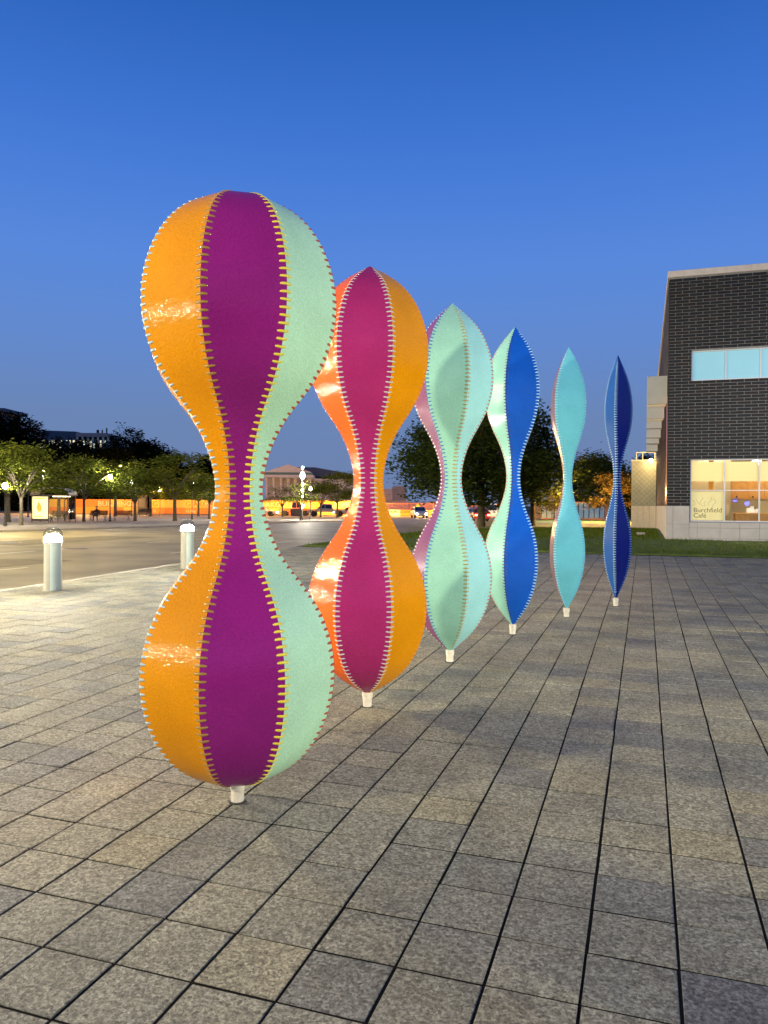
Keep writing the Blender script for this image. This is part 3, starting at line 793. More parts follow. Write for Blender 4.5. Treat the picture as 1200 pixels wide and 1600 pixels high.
w = MB(); w.bbox(AX0 - .02, AX1, AY - .02, AY + 5, AZT, AZT + .07, .01); apart(w, 'roof_edge', M['coping'])
n = 4
for k in range(n):
    w = MB(); a = AX0 + (AX1 - AX0) * k / n; b = AX0 + (AX1 - AX0) * (k + 1) / n; w.box(a + .005, b - .005, AY - .03, AY + 5, AZ0, AZ1 - .004); apart(w, 'stone_block', M['coping'])
w = MB(); zt = AZT + .07
for x in (AX0 + .25, AX0 + .62, AX1 - .1):
    w.box(x, x + .05, AY + .05, AY + .1, zt, zt + .42)
w.box(AX0 + .25, AX1 - .05, AY + .05, AY + .1, zt + .42, zt + .47); apart(w, 'roof_railing', M['fin_edge'])
p = at_depth(1017, 719.5, 45.5)
wl = empty('wall_lamp', (BX - .001, p.y, p.z)); tag(wl, 'glowing amber wall lamp high on the flank of the brick building', 'lamp')
m_ = MB(); m_.lathe([(.02, -.10), (.09, -.06), (.11, 0), (.09, .06), (.02, .10)], 16); o = m_.build('bulb', emitter('amber_wall_lamp_glow', (1, .66, .24), 480), wl, True); o.location = (p.x - BX, 0, 0)
m_ = MB(); m_.box(p.x - BX + .1, 0, -.02, .02, -.02, .02); m_.build('arm', M['dark_metal'], wl)
# small unlit box on the lawn strip in front of the annex
p = on_plane(1001, 836, (0, 0, 1), (0, 0, .57)); fl_ = empty('ground_box', (p.x, p.y, lawn_z(p.x, p.y))); tag(fl_, 'small grey utility box set in the lawn beside the building', 'utility box')
m_ = MB(); m_.bbox(-.14, .14, -.1, .1, 0, .08, .02); m_.build('body', M['stone'], fl_); m_ = MB(); m_.bbox(-.15, .15, -.11, .11, .081, .1, .01); m_.build('lid', M['grey_metal'], fl_)

# ------------------------------------------------------------------ trees
def leaves(blobs, count, size, flat=.6, seed=1, spread=1.0):
    r = random.Random(seed); mb = MB()
    vol = [b[3] * b[4] * b[5] for b in blobs]; tot = sum(vol)
    for (cx, cy, cz, rx, ry, rz), v in zip(blobs, vol):
        n = max(8, int(count * v / tot))
        # each blob is made of small clusters, so that gaps stay between them
        ncl = max(5, n // 22)
        for c in range(ncl):
            while True:
                p = Vector((r.uniform(-1, 1), r.uniform(-1, 1), r.uniform(-1, 1)))
                if .25 < p.length < 1: break
            q = Vector((cx + p.x * rx, cy + p.y * ry, cz + p.z * rz)); cs = size * r.uniform(1.6, 3.4) * spread
            for k in range(n // ncl):
                o = q + Vector((r.gauss(0, cs), r.gauss(0, cs), r.gauss(0, cs * flat)))
                a = r.uniform(0, 6.28); u = Vector((math.cos(a), math.sin(a), r.gauss(0, .35))).normalized()
                w_ = u.cross(Vector((r.gauss(0, .5), r.gauss(0, .5), 1))).normalized()
                s_ = size * r.uniform(.6, 1.25)
                mb.add([o - u * s_, o + w_ * s_ * .45, o + u * s_, o - w_ * s_ * .45], [(0, 1, 2, 3)])
    return mb
def limbs(h0, spread, htop, rad, nl, seed, lean=0.0):
    r = random.Random(seed); mb = MB()
    mb.tube([(0, 0, -.1), (.01, 0, .15), (lean * .5, .02, h0 * .6), (lean, 0, h0)], [rad * 1.5, rad * 1.1, rad * .9, rad * .8], 10)
    for k in range(nl):
        a = 6.28 * k / nl + r.uniform(-.4, .4); hh = h0 * r.uniform(.8, 1.0); sp = spread * r.uniform(.55, .95); top = htop * r.uniform(.65, .95)
        p0 = Vector((lean * hh / h0, 0, hh)); p2 = Vector((math.cos(a) * sp, math.sin(a) * sp, top)); p1 = p0.lerp(p2, .45) + Vector((0, 0, .15 * (top - hh)))
        mb.tube([p0, p1, p2], [rad * .55, rad * .36, rad * .1], 7)
        for j in range(2):
            b = a + r.uniform(-.8, .8); st = p0.lerp(p1, .9); e = st + Vector((math.cos(b) * sp * .5, math.sin(b) * sp * .5, (top - hh) * r.uniform(.1, .5)))
            mb.tube([st, e], [rad * .25, rad * .06], 5)
    return mb
def tree(name, label, loc, trunk_mb, tm, leaf_mb, lm_, group=None, rz=0):
    t = empty(name, loc, rz); tag(t, label, 'tree', group)
    trunk_mb.build('trunk', tm, t, smooth='all', fix=False); leaf_mb.build('crown', lm_, t, fix=False); return t

def locust_blobs(h, w, h0, seed):
    r = random.Random(seed); out = []
    for k in range(9):
        a = 6.28 * k / 9 + r.uniform(-.3, .3); z = h0 + (h - h0) * r.uniform(.05, .55); d = w * r.uniform(.28, .46)
        out.append((math.cos(a) * d, math.sin(a) * d, z, w * .22, w * .22, (h - h0) * .11))
    for k in range(6):
        a = 6.28 * k / 6 + r.uniform(-.4, .4); z = h0 + (h - h0) * r.uniform(.5, .92); d = w * r.uniform(.05, .24)
        out.append((math.cos(a) * d, math.sin(a) * d, z, w * .2, w * .2, (h - h0) * .12))
    return out
LOC = []
for s_ in range(3):
    LOC.append((limbs(2.5, 2.6, 5.6, .15, 6, 20 + s_).mesh('trunk', M['bark'], True, False), leaves(locust_blobs(6.6, 7.2, 2.75, 40 + s_), 4200, .17, .45, 60 + s_).mesh('crown', M['leaf_locust'], False, False)))
def locust(px, Z, sc, k, label, sx=1.0):
    k_ = .88 if px < 40 else .79; sx, sc = sx / k_ * .9, k_ * sc
    t = empty('street_tree', foot(px, Z, WALK_Z), rnd.uniform(0, 6.28)); t.scale = (sc * sx, sc * sx, sc); tag(t, label, 'tree', 'small street trees on the far pavement')
    link_mesh('trunk', LOC[k][0], t); link_mesh('crown', LOC[k][1], t); return t
locust(33, 54, .98, 0, 'street tree left of the bus shelter, its lower leaves lit bright green', 1.0)
locust(13, 62, 1.12, 1, 'street tree at the far left edge, behind the first one', 1.1)
locust(131, 66, 1.08, 2, 'street tree between the bus shelter and the first bench', .82)
locust(211, 69, .92, 0, 'small street tree just right of the empty bench', 1.1)
locust(273, 70, 1.2, 1, 'dark trunked street tree in front of the lettered orange hoarding', 1.05)
locust(327, 80, .92, 2, 'street tree right behind the second bollard, beside the nearest sculpture')
LOC.append((LOC[1][0], leaves(locust_blobs(6.6, 7.2, 2.75, 47), 1900, .17, .45, 67).mesh('crown', M['leaf_locust'], False, False)))
locust(441, 96, .74, 3, 'thin street tree in front of the pedimented building, near the white car', 1.1)
locust(470, 76, .74, 3, 'thin street tree standing at the tall lamp in the gap between two sculptures', .9)
locust(501, 95, .86, 0, 'street tree before the grey pickup, at its rear wheel')
locust(527, 92, 1.06, 1, 'street tree before the grey pickup, at its front wheel', 1.0)
locust(552, 104, 1.1, 2, 'farther street tree beside the amber light, half behind the orange panel', .9)
locust(92, 88, 1.25, 0, 'street tree farther back behind the bus shelter roof', 1.2)
locust(180, 92, 1.3, 1, 'street tree farther back behind the two benches', 1.1)
locust(235, 96, 1.2, 2, 'street tree farther back at the start of the lettered hoarding', 1.1)
locust(310, 100, 1.05, 0, 'street tree farther back between the pair of lamps', 1.1)

def big_blobs(w, h, h0, n, seed, k=.26):
    r = random.Random(seed); out = []
    for i in range(n):
        z = r.random(); prof_ = math.sin(math.pi * min(1, .12 + .88 * z)) ** .6 if z > .0 else 1
        a = r.uniform(0, 6.28); d = (r.random() ** .5) * w * .5 * prof_ * .8
        out.append((math.cos(a) * d, math.sin(a) * d, h0 + (h - h0) * (.08 + .84 * z), w * k * r.uniform(.6, 1), w * k * r.uniform(.6, 1), (h - h0) * k * r.uniform(.45, .8)))
    return out
# the big dark maples on the lawn, behind the middle of the row
def lawn_foot(px, Z): p = foot(px, Z); p.z = lawn_z(p.x, p.y) - .02 if p.x > -9.7 and p.y < 80 else ROAD_Z; return p
tree('maple_tree', 'big dark maple with the thick pale trunk behind the middle sculptures', lawn_foot(752, 52), limbs(3.6, 4.5, 8.5, .27, 8, 3), M['bark'],
     leaves(big_blobs(11.5, 9.6, 1.9, 34, 5), 17000, .19, .8, 8, .75), M['leaf_mid'], 'dark maples behind the sculptures')
tree('maple_tree', 'slimmer maple right of the thick trunk, behind the blue panel', lawn_foot(781, 60), limbs(3.2, 4.0, 8.5, .20, 7, 4), M['bark'],
     leaves(big_blobs(9.6, 9.9, 2.1, 30, 15), 12000, .20, .8, 9), M['leaf_mid'], 'dark maples behind the sculptures')
tree('maple_tree', 'dark maple whose crown ends beside the turquoise sculpture', lawn_foot(832, 62), limbs(2.6, 3.0, 7.5, .20, 7, 6), M['dark_bark'],
     leaves(big_blobs(6.6, 8.9, 1.9, 24, 25), 9000, .21, .8, 10), M['leaf_mid'], 'dark maples behind the sculptures')
tree('maple_tree', 'dark maple left of the thick trunk, its crown behind the amber panel', foot(690, 68, ROAD_Z), limbs(3.6, 3.8, 8.5, .22, 7, 7), M['dark_bark'],
     leaves(big_blobs(9.8, 9.6, 2.9, 30, 35), 11000, .22, .8, 11), M['leaf_mid'], 'dark maples behind the sculptures')
# trees farther right
for px, Z, w, h, n, sd, lb_, lm_ in ((938, 100, 9.5, 8.6, 26, 45, 'leafy green tree between the two slim sculptures', 'leaf_mid'), (905, 125, 11, 8.2, 24, 46, 'dark tree low behind the turquoise sculpture', 'leaf_dark'),
                                 (985, 110, 8, 9.0, 22, 47, 'pale green tree just right of the thinnest sculpture', 'leaf_mid'), (1003, 140, 10, 12.2, 20, 48, 'black tree top left of the fin box', 'leaf_dark')):
    tree('broadleaf_tree', lb_, foot(px, Z), limbs(2.2, w * .35, h * .8, .2, 6, sd), M['dark_bark'], leaves(big_blobs(w, h, .8, n, sd), 9000, .26, .7, sd), M[lm_])
tree('ornamental_tree', 'small tree lit orange beside the thinnest sculpture', foot(957, 84), limbs(1.4, 2.2, 3.5, .12, 6, 51), M['dark_bark'],
     leaves(locust_blobs(5.3, 5.0, 1.5, 52), 3600, .18, .4, 53), leaf_mat('lamplit_leaves', (.10, .07, .012), (.26, .16, .025)))  # orange lamplight put into the leaf colour
tree('ornamental_tree', 'small orange lit tree left of the turquoise sculpture', foot(866, 86), limbs(1.4, 1.2, 3.0, .10, 6, 54), M['dark_bark'],
     leaves(locust_blobs(3.9, 3.0, 1.2, 55), 2000, .17, .4, 56), bpy.data.materials['lamplit_leaves'])
# tall black trees far left, against the sky
for px, Z, w, top, n, sd, lb_ in ((22, 190, 17, 657, 18, 61, 'black tree group top at the left edge against the sky'), (-30, 190, 16, 650, 14, 62, 'black tree at the left edge outside the picture'),
                             (195, 200, 17, 679, 22, 63, 'tallest black tree, right of the lit building'), (232, 205, 13, 697, 16, 64, 'black tree on the slope right of the tallest one'),
                             (262, 210, 13, 715, 14, 65, 'lower black tree sloping down towards the nearest sculpture'), (292, 215, 10, 737, 10, 66, 'lowest black tree at the dip in the skyline'),
                             (322, 230, 11, 718, 12, 67, 'round black tree left of the sculpture waist'), (345, 235, 11, 727, 10, 71, 'black tree half hidden by the sculpture waist'), (120, 175, 22, 700, 22, 68, 'wide black tree before the lit building'),
                             (70, 170, 18, 701, 18, 69, 'wide black tree behind the bus shelter'), (165, 165, 14, 703, 14, 70, 'black tree below the lit building corner'), (150, 158, 15, 742, 14, 72, 'low black tree behind the benches'),
                             (215, 160, 17, 738, 14, 73, 'low black tree left of the lettered hoarding'), (40, 150, 16, 740, 14, 74, 'low black tree behind the left street trees')):
    hh = (786 - top) / F * Z + 2.2; w *= 1.12
    tree('broadleaf_tree', lb_, foot(px, Z), limbs(hh * .25, w * .3, hh * .8, .3, 6, sd), M['dark_bark'], leaves(big_blobs(w, hh, hh * .06, n + 20, sd, .30), 20000, .46, .8, sd, .55), M['leaf_far'])

# ------------------------------------------------------------------ street lamps
def lamp(px, py_top, Z, label, m='globe', r=.17, twin=False):
    p = foot(px, Z, WALK_Z if Z < 98 else ROAD_Z); top = at_depth(px, py_top, Z).z - p.z
    root = empty('street_lamp', p); tag(root, label, 'street lamp', 'lit street lamps')
    mb = MB(); mb.lathe([(.13, 0), (.13, .08), (.09, .14), (.075, .6), (.055, .65), (.045, top - r - .12), (.08, top - r - .06), (.10, top - r)], 12); mb.build('post', M['dark_metal'], root, True)
    bm = bmesh.new(); bmesh.ops.create_icosphere(bm, subdivisions=2, radius=r); me = bpy.data.meshes.new('globe')
    for v in bm.verts: v.co.z *= 1.2
    bm.to_mesh(me); bm.free(); me.materials.append(M[m]); me.polygons.foreach_set('use_smooth', [True] * len(me.polygons))
    g = link_mesh('globe', me, root); g.location = (0, 0, top + r * .15)
    mb = MB(); mb.lathe([(.05, 0), (.03, .05), (.008, .12)], 8); o = mb.build('finial', M['dark_metal'], root); o.location = (0, 0, top + r * 1.33)
    return root
lamp(172, 746, 67, 'street lamp between the two benches, brightest of the left lamps')
lamp(206, 753, 93, 'street lamp above the small tree right of the empty bench')
lamp(300, 757, 76, 'nearer one of the pair of street lamps before the lettered hoarding')
lamp(310, 759, 102, 'farther one of the pair of street lamps before the lettered hoarding')
lamp(66, 746, 88, 'street lamp glowing through the leaves above the bus shelter, right one')
lamp(44, 756, 84, 'street lamp glowing through the leaves left of the bus shelter')
lamp(485, 764, 80, 'slender street lamp right of the tall lamp in the sculpture gap', r=.13)
lamp(67, 735, 120, 'yellow lamp glowing high behind the bus shelter', 'amber_globe', .25)
lamp(188, 729, 150, 'small yellow lamp high before the black trees', 'amber_globe', .16)
lamp(553, 782, 112, 'amber lamp glowing beside the orange sculpture panel', 'amber_globe', .2)
lamp(8, 760, 52, 'street lamp in the leaves at the left edge')
lamp(250, 765, 99, 'added amber street lamp hidden in the leaves before the hoarding', 'amber_globe', .2)  # hidden lamps here are added to light hoarding, trees and lawn
lamp(395, 768, 106, 'added amber street lamp hidden behind the mint panel', 'amber_globe', .2)
lamp(130, 770, 104, 'added amber street lamp hidden behind the bench tree', 'amber_globe', .2)
lamp(580, 770, 112, 'added amber street lamp hidden behind the magenta sculpture', 'amber_globe', .2)
lamp(700, 772, 110, 'added amber street lamp hidden behind the mint sculpture', 'amber_globe', .2)
lamp(962, 770, 76, 'added amber street lamp hidden behind the thinnest sculpture', 'amber_globe', .24)
lamp(889, 776, 62, 'added amber street lamp hidden behind the turquoise sculpture', 'amber_globe', .12)
lamp(888, 768, 80, 'added white street lamp hidden behind the turquoise sculpture neck', r=.3)
# the tall lamp with a column of lights
p = foot(472, 78, WALK_Z); tl = empty('street_lamp', p); tag(tl, 'tall lamp with a column of white lights between two sculptures', 'street lamp', 'lit street lamps')
ht = at_depth(472, 727, 78).z - p.z
mb = MB(); mb.lathe([(.12, 0), (.12, .1), (.07, .2), (.05, ht - .2), (.03, ht)], 12); mb.build('post', M['dark_metal'], tl, True)
for py, r, sz in ((731, .10, 1.1), (743, .22, 1.6), (757, .13, 1), (765, .12, 1), (776, .05, 1), (790, .14, 1.2)):
    bm = bmesh.new(); bmesh.ops.create_icosphere(bm, subdivisions=2, radius=r); me = bpy.data.meshes.new('globe')
    for v in bm.verts: v.co.z *= sz
    bm.to_mesh(me); bm.free(); me.materials.append(M['globe'])
    g = link_mesh('globe', me, tl); g.location = (.10, -.14, at_depth(472, py, 78).z - p.z)

# unseen lamp poles added outside the picture to light plaza, road and building
def added_lamp(x, y, h, target, power, col, size, label, spread=180):
    z0 = plaza_z(y) if x > PX_EDGE else ROAD_Z
    root = empty('added_lamp', (x, y, z0)); tag(root, label, 'street lamp', 'added lamps outside the picture')
    mb = MB(); mb.lathe([(.16, 0), (.16, .05), (.08, .08), (.055, h - .02)], 14); mb.build('post', M['dark_metal'], root, True)
    mb = MB(); mb.lathe([(.03, h - .03), (.17, h + .02), (.17, h + .06), (.05, h + .13)], 18); mb.build('lamp_head', M['grey_metal'], root, True)
    l = bpy.data.lights.new('lamp_light', 'AREA'); l.shape = 'DISK'; l.size = size; l.energy = power; l.color = col; l.spread = R(spread)
    o = bpy.data.objects.new('lamp_light', l); COL.objects.link(o); o.parent = root
    d = (Vector(target) - Vector((x, y, z0 + h - .05))).normalized()
    o.location = Vector((0, 0, h - .08)) + d * .2; o.rotation_euler = d.to_track_quat('-Z', 'Y').to_euler()
    return root
WARM = (1, .83, .55)
added_lamp(-6.5, -3.5, 4.4, (-.2, 8, 1.2), 210, WARM, .5, 'added lamp pole behind the viewer, on the left', 84)
added_lamp(13, 2.0, 2.1, (-.8, 7.6, 1.7), 420, (1, .88, .60), .9, 'short added lamp pole on the right, outside the picture', 62)  # added low, to light the panels more than the ground
added_lamp(-11.5, 6.6, 3.4, (0, 8.0, .3), 650, WARM, .22, 'added lamp pole on the kerb, left of the picture')
added_lamp(-13.5, 9.6, 3.4, (0, 9.0, .3), 260, WARM, .22, 'second added lamp pole across the kerb, left of the picture')
added_lamp(9.5, 17.0, 5.0, (3.0, 26, 3.6), 140, (1, .93, .84), .4, 'added lamp pole near the brick building, right of the picture', 70)
added_lamp(-27.4, -12.4, 4.0, (-1, 5, 1.5), 900, WARM, .4, 'added low lamp across the road behind the viewer, first of three')
added_lamp(-29.2, -9.1, 4.0, (-1, 5, 1.5), 1000, WARM, .4, 'added low lamp across the road behind the viewer, second of three')
added_lamp(-30.5, -5.7, 4.0, (-1, 5, 1.5), 900, WARM, .4, 'added low lamp across the road behind the viewer, third of three')
added_lamp(-24, 9, 8.5, (-17, 22, 0), 5200, (1, .77, .31), .4, 'added tall road lamp left of the picture, nearest the plaza')
added_lamp(-35, 26, 8.5, (-25, 40, 0), 6500, (1, .77, .31), .4, 'added tall road lamp left of the picture, by the middle of the road')
added_lamp(-53, 46, 8.5, (-30, 58, 0), 1500, (1, .82, .46), .4, 'added tall road lamp left of the picture, by the far pavement', 120)

# ------------------------------------------------------------------ bus shelter
FW = lambda px, Z: YAW + math.atan((600 - px) / F) * 0       # things on the far pavement face the viewer's side
M['shelter'] = mat('bronze_shelter_frame', (.16, .12, .09), .45, metal=.3)
M['vault'] = mat('smoked_roof_panel', (.56, .47, .40), .35, var=.1)
M['poster'] = mat('lit_poster', (.8, .7, .4), .5, emit=(1, .80, .36), estr=1.25)
M['poster_ink'] = mat('poster_print', (.55, .35, .05), .6, emit=(.80, .42, .05), estr=.9)
M['sh_glass'] = clear_glass('shelter_glass', (.80, .86, .80), .05, .3)
SZ = 63.0; sp_ = foot(84.5, SZ, WALK_Z)
sh = empty('bus_shelter', sp_, YAW); tag(sh, 'bus shelter with rounded roof and a lit yellow poster', 'bus shelter')
Wd, Dp, He = 2.95, 1.5, 2.18
mb = MB(); n = 12; rise = .62
outer = [(-Wd / 2 - .12 + (Wd + .24) * (.5 - .5 * math.cos(math.pi * k / n)), He + .05 + rise * math.sin(math.pi * k / n) ** .8) for k in range(n + 1)]
for k in range(0, n, 2):
    b = MB(); poly = outer[k:k + 3]; inn = [(x * .985, z - .03) for x, z in poly][::-1]
    b.prism([(x + (.008 if i == 0 else -.008 if i == 2 else 0), z) for i, (x, z) in enumerate(poly)] + inn, -Dp / 2 - .1, Dp / 2 + .1); b.build('roof_panel', M['vault'], sh)
mb = MB(); mb.box(-Wd / 2 - .14, Wd / 2 + .14, -Dp / 2 - .12, -Dp / 2 - .06, He - .04, He + .06); mb.box(-Wd / 2 - .14, Wd / 2 + .14, Dp / 2 + .06, Dp / 2 + .12, He - .04, He + .06); mb.build('eave_beam', M['shelter'], sh)
for x, y in ((-1.47, -.75), (-.13, -.75), (1.45, -.75), (-1.47, .75), (0, .75), (1.45, .75), (.55, .75), (.98, .75)):
    b = MB(); b.box(x - .035, x + .035, y - .035, y + .035, 0, He - .045); b.build('post', M['shelter'], sh)
b = MB(); b.bbox(-1.40, -.20, -.80, -.70, .30, 2.08, .01); b.build('poster_case', M['poster'], sh)
b = MB()
b.box(-1.25, -.4, -.812, -.804, 1.9, 1.98); b.box(-1.3, -.6, -.812, -.804, .45, .52)
b.prism([(-1.1, 1.2), (-.9, 1.75), (-.7, 1.35), (-.62, 1.0), (-.9, .8)], -.812, -.804); b.build('poster_print', M['poster_ink'], sh)
b = MB(); b.box(-1.42, -.18, -.82, -.68, .12, .295); b.build('poster_base', M['shelter'], sh)
for x0, x1 in ((-1.43, -.04), (.04, .51), (.59, .94), (1.02, 1.41)):
    b = MB(); b.box(x0, x1, .74, .752, .22, 2.0); b.build('pane', M['sh_glass'], sh)
b = MB(); b.box(1.44, 1.452, -.7, .7, .22, 2.0); b.build('pane', M['sh_glass'], sh)
b = MB(); b.box(-.1, 1.3, -.05, .05, He - .10, He - .05); b.build('added_light_strip', emitter('added_strip_glow', (1, .78, .45), 9), sh)  # strip light added under the roof to brighten the shelter
def part_bench(name, loc, rz, label, woodm, L=1.55, group=None):
    root = empty(name, loc, rz); tag(root, label, 'bench', group)
    b = MB()
    for k in range(4): b.box(-L / 2, L / 2, -.24 + .125 * k, -.135 + .125 * k, .42, .455)
    b.build('seat', woodm, root)
    b = MB()
    for k in range(4): b.box(-L / 2, L / 2, .27 + .03 * k, .295 + .03 * k, .50 + .11 * k, .595 + .11 * k)
    b.build('backrest', woodm, root)
    for x in (-L / 2 + .15, L / 2 - .15):
        b = MB()
        b.tube([(x, -.30, 0), (x, -.20, .16), (x, 0, .26), (x, .18, .16), (x, .30, 0)], .025, 6)
        b.tube([(x, -.24, .40), (x, -.1, .34), (x, 0, .26), (x, .15, .36), (x, .27, .42), (x, .39, .95)], .025, 6)
        b.build('leg', M['dark_metal'], root)
        b = MB(); b.tube([(x, -.24, .42), (x, -.28, .58), (x, -.16, .66), (x, .1, .64), (x, .32, .62)], .022, 6); b.build('armrest', M['dark_metal'], root)
    return root
M['bench_dark'] = mat('dark_stained_slats', (.03, .022, .016), .6)
M['bench_red'] = mat('red_brown_slats', (.14, .035, .018), .55, var=.2)
fb = lambda px, Z: foot(px, Z, WALK_Z + .001)
part_bench('park_bench', fb(153, 67.5), YAW + R(4), 'dark bench with a person sitting on it', M['bench_dark'], 1.5)
part_bench('park_bench', fb(190, 69.5), YAW + R(3), 'empty red slatted bench beside the street lamp', M['bench_red'], 1.5)
part_bench('park_bench', fb(225, 92), YAW - R(10), 'dark bench farther back, right of the small tree', M['bench_dark'], 1.7)
part_bench('park_bench', sp_ + Vector((math.cos(YAW) * .35, math.sin(YAW) * .35, .0)), YAW, 'low bench inside the bus shelter', M['shelter'], 1.4)

# seated person on the left bench
def skin_figure(name, nodes, edges, m, parent, loc=(0, 0, 0), rz=0, levels=1):
    me = bpy.data.meshes.new(name); me.from_pydata([n[:3] for n in nodes], edges, []); me.materials.append(m)
    o = bpy.data.objects.new(name, me); COL.objects.link(o)
    md = o.modifiers.new('skin', 'SKIN'); md.use_smooth_shade = True
    for i, nd in enumerate(nodes):
        sv = me.skin_vertices[0].data[i]; sv.radius = (nd[3], nd[4] if len(nd) > 4 else nd[3]); sv.use_root = (i == 0)
    sd = o.modifiers.new('sub', 'SUBSURF'); sd.levels = levels; sd.render_levels = levels
    dg = bpy.context.evaluated_depsgraph_get(); me2 = bpy.data.meshes.new_from_object(o.evaluated_get(dg)); o.modifiers.clear(); o.data = me2; me2.name = name
    o.parent = parent; o.location = loc; o.rotation_euler = (0, 0, rz); return o
per = empty('person', fb(150.5, 67.4), YAW + R(4)); tag(per, 'person in dark clothes sitting on the left bench', 'person')
nodes = [(0, .10, .52, .15, .13), (0, .12, .72, .15, .11), (0, .14, .92, .18, .11), (0, .13, 1.03, .07), (0, .10, 1.10, .06), (0, .07, 1.20, .095, .10), (0, .08, 1.28, .075),
         (-.11, -.05, .53, .09), (-.15, -.36, .52, .07), (-.15, -.38, .28, .055), (-.15, -.36, .09, .045), (-.15, -.50, .05, .04),
         (.11, -.05, .53, .09), (.15, -.34, .53, .07), (.16, -.30, .28, .055), (.16, -.24, .09, .045), (.16, -.38, .05, .04),
         (-.21, .14, .95, .065), (-.26, .05, .72, .048), (-.14, -.18, .68, .038), (-.09, -.24, .70, .032),
         (.21, .14, .95, .065), (.27, .05, .72, .048), (.13, -.18, .70, .038), (.06, -.24, .72, .032)]
edges = [(0, 1), (1, 2), (2, 3), (3, 4), (4, 5), (5, 6), (0, 7), (7, 8), (8, 9), (9, 10), (10, 11), (0, 12), (12, 13), (13, 14), (14, 15), (15, 16), (2, 17), (17, 18), (18, 19), (19, 20), (2, 21), (21, 22), (22, 23), (23, 24)]
skin_figure('body', nodes, edges, mat('dark_clothing', (.03, .028, .03), .8), per)
mb = MB(); mb.lathe([(.03, 1.10), (.075, 1.15), (.09, 1.21), (.07, 1.27)], 14, 0, (0, .045, 0)); mb.build('face', mat('skin', (.42, .25, .16), .55), per, True)
mb = MB(); mb.lathe([(.10, 1.20), (.112, 1.25), (.09, 1.31), (.03, 1.335)], 14, 0, (0, .085, 0)); mb.build('hair', mat('dark_hair', (.02, .014, .01), .7), per, True)
mb = MB()
for s_ in (-1, 1):
    for k in range(4): mb.tube([(s_ * .07 - s_ * .012 * k, -.24 - .006 * k, .705), (s_ * .045 - s_ * .008 * k, -.285 + .004 * k, .73), (s_ * .02, -.28, .75 - .012 * k)], [.012, .010, .008], 5)
    mb.tube([(s_ * .08, -.25, .72), (s_ * .05, -.25, .765), (s_ * .02, -.27, .775)], [.012, .011, .009], 5)
mb.build('fingers', bpy.data.materials['skin'], per, True)

# ------------------------------------------------------------------ hoarding of lettered orange panels
M['hoard'] = [mat('orange_panel', (.78, .34, .035), .55, var=.06), mat('deep_orange_panel', (.80, .24, .025), .55, var=.06), mat('yellow_panel', (.85, .50, .07), .55, var=.06)]
M['letter'] = mat('pale_lettering', (.85, .70, .38), .6); M['letter_dark'] = mat('amber_lettering', (.55, .16, .02), .6)
HZ = 116.0
def hoarding(px0, px1, label, texts):
    a, b = foot(px0, HZ), foot(px1, HZ + 2); L = (b - a).length; ang = math.atan2(b.y - a.y, b.x - a.x)
    root = empty('hoarding', a, ang); tag(root, label, 'hoarding'); n = max(1, round(L / 2.2)); wd = L / n; H = 2.25
    meshes = []
    for k in range(3):
        m_ = MB(); m_.bbox(0, wd - .02, 0, .05, .1, H, .008); m_.add([(.0, -.004, .1), (wd - .02, -.004, .1), (wd - .02, -.004, 1.05), (0, -.004, 1.05)], [(0, 1, 2, 3)], 1)
        meshes.append(m_.mesh('panel', [M['hoard'][k], M['hoard'][(k + 2) % 3]]))
    for i in range(n):
        o = link_mesh('panel', meshes[rnd.randrange(3)], root); o.location = (i * wd, rnd.uniform(0, .01), 0)
    for i in range(n + 1):
        m_ = MB(); m_.box(-.04, .04, .065, .13, 0, H + .04); o = m_.build('post', M['dark_metal'], root); o.location = (i * wd - .01, 0, 0)
    for px, t, dark in texts:
        x = (foot(px, HZ) - a).length
        lettering('lettering', t, 1.1, M['letter_dark' if dark else 'letter'], TX(x, -.012, 1.24), root, .004)
        lettering('lettering', t.title(), .55, M['letter' if dark else 'letter_dark'], TX(x + .1, -.012, .34), root, .004)
    return root
hoarding(60, 215, 'orange hoarding behind the benches, lettered BUILDING', [(149, 'BUILDING', False), (196, 'AKG', False)])
hoarding(235, 350, 'yellow orange lettered hoarding right of the dark kiosk', [(238, 'G', True), (288, 'G AKG', True), (318, 'BUFFALO', False)])
hoarding(352, 570, 'orange hoarding behind the cars between the two largest sculptures', [(360, 'BUFFALO', False), (414, 'AKG', False), (440, 'BUILDING', False), (520, 'BUFFALO', False)])
k_ = foot(223, 112); ko_ = empty('kiosk', k_, YAW); tag(ko_, 'dark boxy kiosk between two stretches of orange hoarding', 'kiosk')
mb = MB(); mb.bbox(-.55, .55, -.4, .4, 0, 2.7, .03); mb.build('cabinet', M['dark_metal'], ko_)
mb = MB(); mb.box(-.42, .42, -.415, -.402, 1.1, 2.4); mb.build('door', mat('kiosk_door', (.05, .05, .055), .4), ko_); mb = MB(); mb.bbox(-.62, .62, -.47, .47, 2.701, 2.8, .02); mb.build('roof', M['shelter'], ko_)

